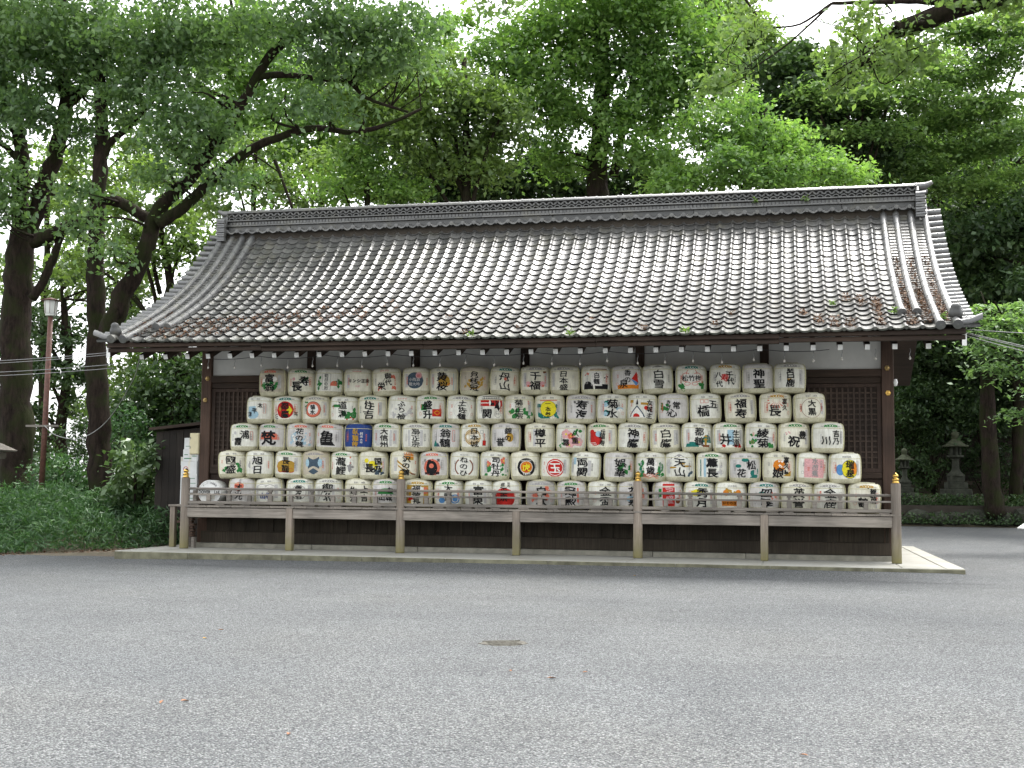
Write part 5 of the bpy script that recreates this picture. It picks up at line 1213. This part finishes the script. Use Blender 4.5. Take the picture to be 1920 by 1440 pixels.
# camphor trees on the left
YA, YB = 6.5, 5.6
NL += tree('camphor_tree', 'massive mossy camphor tree at the left edge, trunk forking into upright limbs', W(36, 965, YA), [
    (pth(YA, (36, 975), (34, 900), (30, 780), (30, 640), (34, 520), (50, 420)), .47, .36),
    (pth(YA, (42, 450), (38, 360), (42, 300), (34, 250), (12, 180), (-10, 90)), .26, .13),
    (pth(YA, (52, 440), (80, 360), (100, 300), (118, 240), (122, 180), (112, 90), (118, -20)), .27, .13),
    (pth(YA, (122, 195), (150, 175), (172, 140), (190, 80), (215, 20)), .19, .08),
    (pth(YA-.6, (58, 455), (100, 438), (140, 420), (185, 398)), .19, .14),
    (pth(YA-.4, (60, 560), (85, 520), (105, 470), (118, 430)), .13, .09),
    (pth(YA, (34, 300), (10, 275), (-20, 262)), .10, .05)],
    cl(YA-1, (-10, 60, 90, 60), (50, 40, 90, 60), (130, 30, 90, 50), (35, 120, 80, 60), (120, 110, 80, 55), (190, 60, 80, 60), (10, 190, 60, 50), (60, 200, 60, 40), (210, 140, 60, 45), (-40, 200, 80, 80), (30, 330, 35, 30), (150, 245, 45, 35), (-30, 330, 50, 60), (5, 400, 30, 40)),
    360, .125, 'leaf_camphor', 11, flat_=.25, extra=cl(YA-1, *[(random.uniform(-300, 260), random.uniform(-460, -190), 130, 80, random.uniform(-3, 3)) for _ in range(20)]))
NL += tree('camphor_tree', 'camphor tree beside the lamp post with long limbs arching over the roof', W(195, 972, YB), [
    (pth(YB, (196, 985), (190, 900), (184, 780), (180, 640), (180, 520), (180, 420), (186, 320), (190, 230), (186, 150), (178, 60)), .33, .13),
    (pth(YB-.5, (196, 640), (232, 555), (268, 480), (285, 430), (300, 390), (345, 345), (395, 285), (440, 215), (470, 165), (505, 105), (560, 62), (650, 20)), .26, .08),
    (pth(YB-.6, (296, 420), (340, 392), (400, 335), (470, 280), (530, 255), (590, 240), (660, 248), (720, 235), (790, 205)), .17, .035),
    (pth(YB-.3, (192, 372), (225, 380), (258, 398), (288, 415)), .15, .14),
    (pth(YB, (182, 330), (205, 270), (240, 240), (290, 180), (315, 140)), .12, .05),
    (pth(YB-.5, (480, 145), (530, 140), (600, 148), (650, 152), (690, 185), (765, 210)), .09, .035),
    (pth(YB-.5, (452, 195), (420, 182), (360, 150), (330, 90)), .06, .03),
    (pth(YB-.5, (446, 108), (444, 60), (430, -10)), .05, .04),
    (pth(YB-.6, (515, 300), (530, 340), (548, 390)), .05, .03)],
    cl(YB-1.2, (250, 60, 90, 55), (330, 50, 85, 50), (290, 130, 70, 45), (400, 70, 70, 50), (225, 180, 60, 45), (330, 200, 60, 45), (390, 240, 55, 45), (360, 160, 60, 40), (480, 40, 70, 45), (560, 30, 75, 40), (640, 20, 80, 40), (600, 110, 60, 35), (530, 180, 50, 30), (700, 50, 75, 40), (770, 50, 55, 32), (690, 120, 60, 34), (760, 110, 50, 32), (620, 195, 45, 26), (170, 420, 38, 32), (150, 350, 35, 28), (330, 280, 45, 30), (440, 330, 40, 26), (300, 330, 40, 28), (205, 470, 22, 20)),
    350, .12, 'leaf_camphor', 12, flat_=.25, extra=cl(YB-1, *[(random.uniform(150, 800), random.uniform(-420, -180), 120, 70, random.uniform(-3.5, 2.5)) for _ in range(26)]))
# trees behind the lamp post and the shed
def auto_tree(name, label, px, py0, py1, Y, clumps, per, size, mat, seed, r=.28, z0=None, lean=0, group='trees behind the hall', **kw):
    b = W(px, py0, Y)
    b.z = float(ground_z(b.x, b.y)) if z0 is None else z0
    top = W(px+lean, py1, Y); path = [b, b.lerp(top, .35)+Vector((random.gauss(0, .2), 0, 0)), b.lerp(top, .7)+Vector((random.gauss(0, .2), 0, 0)), top]
    tr = [(path, r, r*.35)]
    for c, rr in clumps[::2]:
        q = b.lerp(top, min(.95, max(.25, (c[2]-b.z)/(top.z-b.z)*.7))); m = q.lerp(Vector(c), .5)+Vector((0, 0, .35)); tr.append(([q, m, Vector(c)], r*.30, .03))
    return tree(name, label, b, tr, clumps, per, size, mat, seed, group, **kw)
NL += auto_tree('broadleaf_tree', 'leafy tree between the camphor trunks and the far left sky', 120, 940, 560, 17, cl(17, (30, 590, 70, 30), (110, 620, 70, 30), (60, 690, 70, 28), (150, 700, 60, 28), (20, 760, 60, 26), (130, 770, 60, 24), (60, 830, 70, 25), (230, 560, 50, 30), (110, 500, 40, 20), (-20, 660, 50, 30)), 150, .17, 'leaf_dark', 21)
NL += auto_tree('broadleaf_tree', 'mid green tree showing between the right camphor limb and the roof verge', 300, 940, 420, 14, cl(14, (270, 620, 60, 35), (340, 590, 50, 30), (250, 690, 60, 40), (330, 670, 60, 40), (240, 540, 40, 25), (310, 480, 45, 24), (250, 440, 40, 22), (370, 530, 35, 25), (230, 760, 60, 35), (340, 760, 60, 40), (250, 380, 50, 30), (310, 400, 45, 28), (350, 450, 45, 30), (280, 320, 40, 25), (400, 470, 30, 25), (130, 300, 45, 30), (140, 480, 40, 40)), 230, .16, 'leaf_olive', 22)
NL += auto_tree('evergreen_tree', 'dark dense evergreen behind the shed', 330, 960, 640, 10.5, cl(10.5, (300, 720, 60, 40), (370, 700, 50, 40), (260, 780, 55, 40), (340, 790, 60, 45), (390, 760, 45, 50), (300, 850, 60, 40), (240, 840, 40, 40)), 420, .14, 'leaf_dark', 23)
NL += auto_tree('broadleaf_tree', 'thin-crowned tree with sky showing through above the left ridge end', 480, 940, 270, 18, cl(18, (440, 330, 55, 25), (520, 330, 55, 22), (420, 400, 40, 20), (590, 300, 55, 22), (560, 370, 60, 22), (480, 270, 50, 20), (640, 350, 50, 24), (380, 360, 40, 25)), 200, .15, 'leaf_olive', 24, r=.22)
NL += auto_tree('broadleaf_tree', 'low bright green tree just above the left part of the ridge', 690, 940, 330, 13, cl(13, (640, 345, 60, 28), (720, 350, 60, 26), (680, 300, 50, 22), (770, 365, 50, 20)), 330, .13, 'leaf_bright', 25, r=.16)
NL += auto_tree('broadleaf_tree', 'fresh green tree seen through the camphor limbs above the left ridge', 600, 940, 150, 23, cl(23, (470, 230, 70, 40), (540, 150, 70, 45), (620, 210, 70, 45), (690, 160, 70, 45), (560, 270, 60, 35), (650, 290, 60, 30), (440, 150, 60, 40), (720, 250, 50, 35), (380, 90, 70, 50), (480, 60, 80, 50), (760, 200, 60, 45), (790, 120, 60, 40), (420, 230, 60, 45), (500, 320, 60, 30), (830, 60, 40, 30)), 250, .17, 'leaf_bright', 28, r=.25)
NL += auto_tree('broadleaf_tree', 'green tree filling the gap between the two camphor trunks', 90, 940, 330, 22, cl(22, (230, 330, 60, 40), (140, 400, 60, 45), (250, 480, 60, 40), (90, 330, 50, 50), (320, 330, 60, 40), (150, 520, 60, 40), (350, 390, 50, 35), (10, 500, 50, 40), (270, 250, 60, 40), (380, 300, 50, 35)), 150, .18, 'leaf_olive', 29, r=.25)
NL += auto_tree('evergreen_tree', 'dark evergreen mass behind the ridge, left of the bright tree', 850, 940, 270, 20, cl(20, (820, 330, 75, 50), (880, 350, 80, 45), (760, 340, 60, 40), (950, 350, 70, 50), (860, 280, 60, 40), (1020, 350, 60, 40), (1090, 340, 60, 45), (1170, 330, 60, 50), (1240, 330, 60, 45), (1010, 290, 50, 40)), 300, .17, 'leaf_dark', 26)
NL += auto_tree('chinquapin_tree', 'olive green tree with hanging leaf masses left of centre', 870, 940, 110, 13.5, cl(13.5, (700, 120, 70, 45), (770, 160, 70, 50), (690, 200, 60, 40), (760, 240, 60, 40), (830, 130, 55, 45), (840, 200, 60, 45), (880, 270, 65, 40), (930, 240, 50, 40), (880, 180, 60, 45), (800, 300, 50, 25), (950, 190, 45, 35), (690, 270, 45, 25), (900, 320, 50, 24), (640, 140, 50, 35)), 330, .14, 'leaf_olive', 27, r=.26)
# bright tree in the centre, with a second one to its right
YC = 17.
NL += tree('ginkgo_tree', 'tall bright green tree behind the middle of the ridge, dark straight trunk', W(1125, 945, YC), [
    (pth(YC, (1125, 950), (1125, 700), (1122, 420), (1120, 330), (1132, 150), (1128, 60), (1118, -60)), .55, .16),
    (pth(YC, (1150, 330), (1170, 230), (1188, 140), (1196, 70)), .16, .08), (pth(YC, (1120, 240), (1080, 200), (1045, 160), (1010, 120)), .12, .05), (pth(YC, (1130, 180), (1190, 90), (1240, 30)), .10, .04), (pth(YC, (1125, 120), (1090, 60), (1050, 10)), .10, .04)],
    cl(YC-1, (1000, 60, 75, 45), (1080, 40, 80, 50), (1160, 30, 80, 50), (1240, 40, 80, 50), (950, 120, 60, 40), (1030, 140, 75, 45), (1110, 120, 60, 40), (1190, 120, 70, 50), (1270, 130, 75, 50), (980, 190, 60, 35), (1060, 215, 65, 35), (1240, 210, 75, 45), (1170, 220, 55, 35), (1310, 60, 65, 50), (1330, 150, 60, 50), (1090, 280, 55, 30), (1040, 300, 45, 22), (910, 90, 30, 22), (870, 40, 22, 20), (1220, 290, 60, 30), (1160, -30, 120, 40)),
    330, .145, 'leaf_bright', 31, extra=cl(YC, *[(random.uniform(1000, 1330), random.uniform(-260, -90), 120, 60, random.uniform(0, 3)) for _ in range(5)]), group='trees behind the hall')
NL += auto_tree('ginkgo_tree', 'bright green bushy tree above the ridge, right of centre', 1430, 945, 220, 13.5, cl(13.5, (1330, 240, 60, 40), (1400, 260, 65, 40), (1470, 270, 60, 35), (1350, 310, 70, 32), (1440, 325, 70, 28), (1540, 310, 60, 25), (1290, 330, 50, 22), (1600, 325, 45, 18), (1250, 345, 45, 16), (1380, 200, 40, 25)), 420, .125, 'leaf_bright', 32, r=.2)
NL += auto_tree('evergreen_tree', 'tall dark evergreen seen in the gap right of the bright trees', 1520, 945, 100, 26, cl(26, (1500, 200, 70, 60), (1560, 230, 70, 60), (1460, 130, 60, 50), (1540, 140, 60, 50), (1620, 260, 70, 60), (1440, 210, 60, 50), (1480, 290, 80, 50), (1580, 310, 80, 50)), 270, .19, 'leaf_dark', 33)
NL += auto_tree('broadleaf_tree', 'olive tree behind the dark evergreen under the pale sky gap', 1400, 945, 60, 30, cl(30, (1400, 90, 60, 50), (1370, 40, 60, 50), (1450, 120, 50, 40), (1330, 10, 50, 40), (1600, 150, 60, 40), (1530, 160, 50, 30), (1660, 110, 60, 50)), 230, .20, 'leaf_olive', 34)
# maples on the right
YM = 31.2
NL += tree('maple_tree', 'spreading maple with dark bare limbs at the right behind the roof end', W(1866, 958, YM), [
    (pth(YM, (1868, 968), (1858, 900), (1852, 760), (1856, 620), (1862, 480), (1862, 340)), .40, .22),
    (pth(YM, (1862, 350), (1855, 280), (1880, 200), (1905, 130)), .16, .06), (pth(YM, (1862, 330), (1830, 300), (1790, 310), (1740, 330)), .12, .04),
    (pth(YM, (1856, 500), (1820, 440), (1780, 400), (1750, 380)), .15, .06), (pth(YM, (1860, 380), (1890, 320), (1925, 300)), .13, .07), (pth(YM, (1862, 340), (1858, 220), (1838, 150), (1800, 80)), .10, .04)],
    cl(YM-4, (1680, 270, 65, 16), (1740, 240, 70, 16), (1800, 210, 70, 18), (1870, 190, 70, 20), (1700, 310, 70, 14), (1780, 290, 70, 16), (1850, 270, 60, 16), (1910, 250, 60, 20), (1640, 320, 50, 12), (1740, 345, 60, 12), (1890, 330, 60, 18), (1830, 130, 70, 22), (1900, 100, 60, 26), (1770, 150, 60, 20), (1860, 60, 70, 24), (1800, 60, 60, 22), (1920, 30, 60, 30), (1830, 350, 50, 14), (1920, 400, 40, 18)),
    400, .14, 'leaf_maple', 41, group='trees behind the hall', flat_=1.1, sig=(.36, .36, .07))
NL += auto_tree('maple_tree', 'yellow green maple with fine bare twigs between the evergreen and the maple', 1600, 945, 140, 24.5, cl(24.5, (1560, 195, 65, 16), (1620, 180, 65, 18), (1680, 190, 60, 18), (1740, 180, 60, 18), (1520, 170, 45, 14), (1600, 120, 50, 18), (1700, 120, 60, 20), (1650, 240, 60, 14), (1580, 250, 50, 12), (1760, 110, 50, 18), (1640, 70, 50, 18)), 260, .15, 'leaf_maple', 42, r=.2, flat_=1.1, sig=(.4, .4, .08))
NL += auto_tree('maple_tree', 'maple spray hanging low at the right picture edge below the roof corner', 1960, 985, 420, 9., cl(9., (1880, 610, 60, 16), (1920, 640, 60, 16), (1860, 650, 40, 10), (1900, 690, 45, 12), (1930, 580, 40, 18), (1920, 770, 30, 10), (1850, 580, 25, 9), (1930, 720, 30, 10)), 480, .10, 'leaf_camphor', 43, r=.15, flat_=1.1, sig=(.30, .30, .06))
for k, (px, Y, py1, w) in enumerate(((1738, 37, 520, 'nearest the hall'), (1795, 42, 470, 'behind the tall stone lantern'), (1905, 34, 480, 'at the right picture edge'), (1650, 42, 400, 'hidden low behind the roof end'), (2010, 38, 450, 'just beyond the right picture edge'))):
    c = cl(Y, *[(px+random.uniform(-90, 110), py1+random.uniform(-150, 250), random.uniform(60, 95), random.uniform(45, 65), random.uniform(-3, 3)) for _ in range(13)])
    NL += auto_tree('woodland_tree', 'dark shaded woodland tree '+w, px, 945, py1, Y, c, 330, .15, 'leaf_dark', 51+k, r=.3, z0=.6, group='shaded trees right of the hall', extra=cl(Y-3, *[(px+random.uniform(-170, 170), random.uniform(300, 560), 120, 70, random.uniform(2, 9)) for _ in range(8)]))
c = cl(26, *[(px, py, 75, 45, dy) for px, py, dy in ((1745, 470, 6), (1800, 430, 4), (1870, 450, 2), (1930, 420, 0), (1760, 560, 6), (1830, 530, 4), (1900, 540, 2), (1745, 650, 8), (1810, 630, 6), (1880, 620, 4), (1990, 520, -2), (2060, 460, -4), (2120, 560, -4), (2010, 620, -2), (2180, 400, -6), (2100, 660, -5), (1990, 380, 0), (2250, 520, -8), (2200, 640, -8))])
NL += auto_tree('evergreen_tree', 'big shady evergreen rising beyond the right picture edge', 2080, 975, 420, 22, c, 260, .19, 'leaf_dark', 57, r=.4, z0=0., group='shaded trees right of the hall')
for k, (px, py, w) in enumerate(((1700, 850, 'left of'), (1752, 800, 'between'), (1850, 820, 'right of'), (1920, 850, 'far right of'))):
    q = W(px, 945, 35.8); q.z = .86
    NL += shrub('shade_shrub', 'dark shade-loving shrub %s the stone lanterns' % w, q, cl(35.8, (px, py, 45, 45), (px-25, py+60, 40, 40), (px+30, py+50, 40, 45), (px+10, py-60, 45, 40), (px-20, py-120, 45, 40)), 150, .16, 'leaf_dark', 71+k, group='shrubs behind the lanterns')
# the high branch hanging into the picture at the top right, from a tree standing outside the frame
YO = -4.5
ob = W(2250, 1010, YO); ob.z = 0
NL += tree('overhanging_oak', 'oak branch hanging into the picture from the top right', ob, [
    ([ob, ob+Vector((-.2, 0, 4)), ob+Vector((-.4, 0, 7.5)), ob+Vector((-.6, 0, 10))], .42, .28),
    ([ob+Vector((-.4, 0, 7.2))]+pth(YO, (2060, -60), (1900, -22), (1820, 4), (1740, 36), (1680, 56)), .24, .13),
    (pth(YO, (1800, 10), (1720, 2), (1640, 4), (1560, 6)), .06, .025), (pth(YO, (1700, 50), (1650, 75), (1630, 110), (1590, 140)), .045, .015),
    (pth(YO, (1560, 6), (1500, 45), (1440, 55), (1430, 80)), .02, .01), (pth(YO, (1560, 6), (1480, 80), (1410, 130)), .02, .01),
    (pth(YO, (1900, -22), (1500, -90), (1250, -80), (1000, -40), (900, -20)), .10, .03), (pth(YO, (1300, -80), (1380, -20), (1420, 30)), .04, .012)],
    cl(YO, (1600, 60, 38, 26), (1650, 95, 40, 24), (1570, 105, 34, 22), (1700, 70, 40, 26), (1620, 140, 34, 16), (1740, 90, 30, 20), (1560, 155, 26, 12), (1690, 130, 26, 14), (1640, 30, 40, 14), (1405, 25, 24, 22), (1370, 75, 18, 18), (1425, 50, 16, 10), (925, 2, 34, 9), (1370, 140, 26, 14), (1340, 165, 22, 12), (1880, 0, 50, 24), (1960, -30, 80, 40), (1800, -20, 60, 18)),
    520, .085, 'leaf_olive', 44, sig=(.16, .16, .12), sub=30, flat_=.15)
# broad-leaved shrubs
p = W(255, 950, 4.6); p.z = .3
NL += shrub('aucuba_shrub', 'large glossy broad-leaved shrub against the shed', p, cl(4.6, (255, 860, 38, 28), (230, 890, 32, 28), (280, 880, 26, 36), (250, 920, 40, 28), (215, 930, 25, 20), (285, 925, 22, 26)), 330, .19, 'leaf_shrub', 61, .5)
p = W(110, 950, 5.4); p.z = .5
NL += shrub('camellia_shrub', 'dark leafy shrub between the two camphor trunks', p, cl(5.8, (110, 880, 45, 24), (150, 900, 40, 22), (80, 910, 40, 24), (130, 920, 40, 20), (240, 800, 40, 30, 3), (230, 860, 40, 35, 2.5)), 420, .12, 'leaf_sasa', 62)
p = W(140, 950, 11.); p.z = .6
NL += shrub('evergreen_shrub', 'tall dark evergreen shrubs closing the gap behind the lamp post', p, cl(11., (60, 880, 60, 35), (140, 860, 60, 40), (215, 870, 50, 40), (100, 930, 60, 25), (180, 930, 60, 25), (20, 930, 50, 30), (270, 900, 40, 40), (150, 810, 40, 25)), 330, .13, 'leaf_dark', 66)
# sasa bamboo grass covering the mound
rg = np.random.default_rng(77); n = 24000
xs = rg.uniform(-13, -1.2, n); ys = rg.uniform(-2.0, 9.5, n)
edge = np.interp(xs, [-13, -5.2, -3.6, -3.0, -2.6, -2.0, -1.6], [-3.3, -1.2, -.55, .3, 1.4, 2.9, 4.0])
ok = (ys > edge+rg.normal(0, .12, n)) & (xs < -.75); xs, ys = xs[ok], ys[ok]
dz = np.clip((ys-np.interp(xs, [-13, -5.2, -3.6, -3.0, -2.6, -2.0, -1.6], [-3.3, -1.2, -.55, .3, 1.4, 2.9, 4.0]))/.9, .25, 1)
lump = .5+.5*np.sin(xs*2.1+np.sin(ys*1.7)*1.3)*np.sin(ys*1.9+1)
base = np.stack([xs, ys, ground_z(xs, ys)], 1); P = []
for k in range(5):
    q = base.copy(); q[:, :2] += rg.normal(0, .10, (len(q), 2)); q[:, 2] += dz*(.22+.5*lump)*rg.uniform(.3, 1.25, len(q)); P.append(q)
P = np.concatenate(P); NL += len(P)
leafcards('bamboo_grass', P, .16, 'leaf_sasa', None, seed=63, flat_=.35, asp=.17, label='low green bamboo grass covering the mound on the left', cat='ground cover')
rg = np.random.default_rng(80); n = 420
xs = rg.uniform(-4.6, -.75, n); ys = np.interp(xs, [-13, -5.2, -3.6, -3.0, -2.6, -2.0, -1.6, -.7], [-3.3, -1.2, -.55, .3, 1.4, 2.2, 2.6, 2.8])-rg.random(n)**1.6*1.5
leafcards('ground_litter', np.stack([xs, ys, ground_z(xs, ys)+.012], 1), .075, 'leaf_litter', None, seed=67, flat_=2., label='dead leaves strewn on the bare earth beside the plinth', cat='leaf litter')
# undergrowth along the shaded bank on the right and a distant wood closing the view
rg = np.random.default_rng(78); n = 9000
xs = rg.uniform(13.5, 26, n); ys = rg.uniform(30.6, 33.5, n); zs = np.where(ys > 31.6, .9, .15)+rg.random(n)**2*.45
leafcards('bank_undergrowth', np.stack([xs, ys, zs], 1), .14, 'leaf_dark', None, seed=64, flat_=.6, label='ferns and weeds on the boulder bank at the right', cat='undergrowth'); NL += n
rg = np.random.default_rng(79); n = 60000
xs = rg.uniform(2, 50, n); ys = rg.uniform(44, 60, n); g = ground_z(xs, ys); zs = g+rg.random(n)**1.3*np.interp(xs, [2, 10, 16, 30], [9, 13, 17, 18])
leafcards('distant_wood', np.stack([xs, ys, zs], 1), .55, 'leaf_dark', None, seed=65, flat_=.5, label='dark far wood closing the view on the right', cat='wood', asp=.7); NL += n
COL.objects.unlink(_fo)
print('LEAVES', NL)
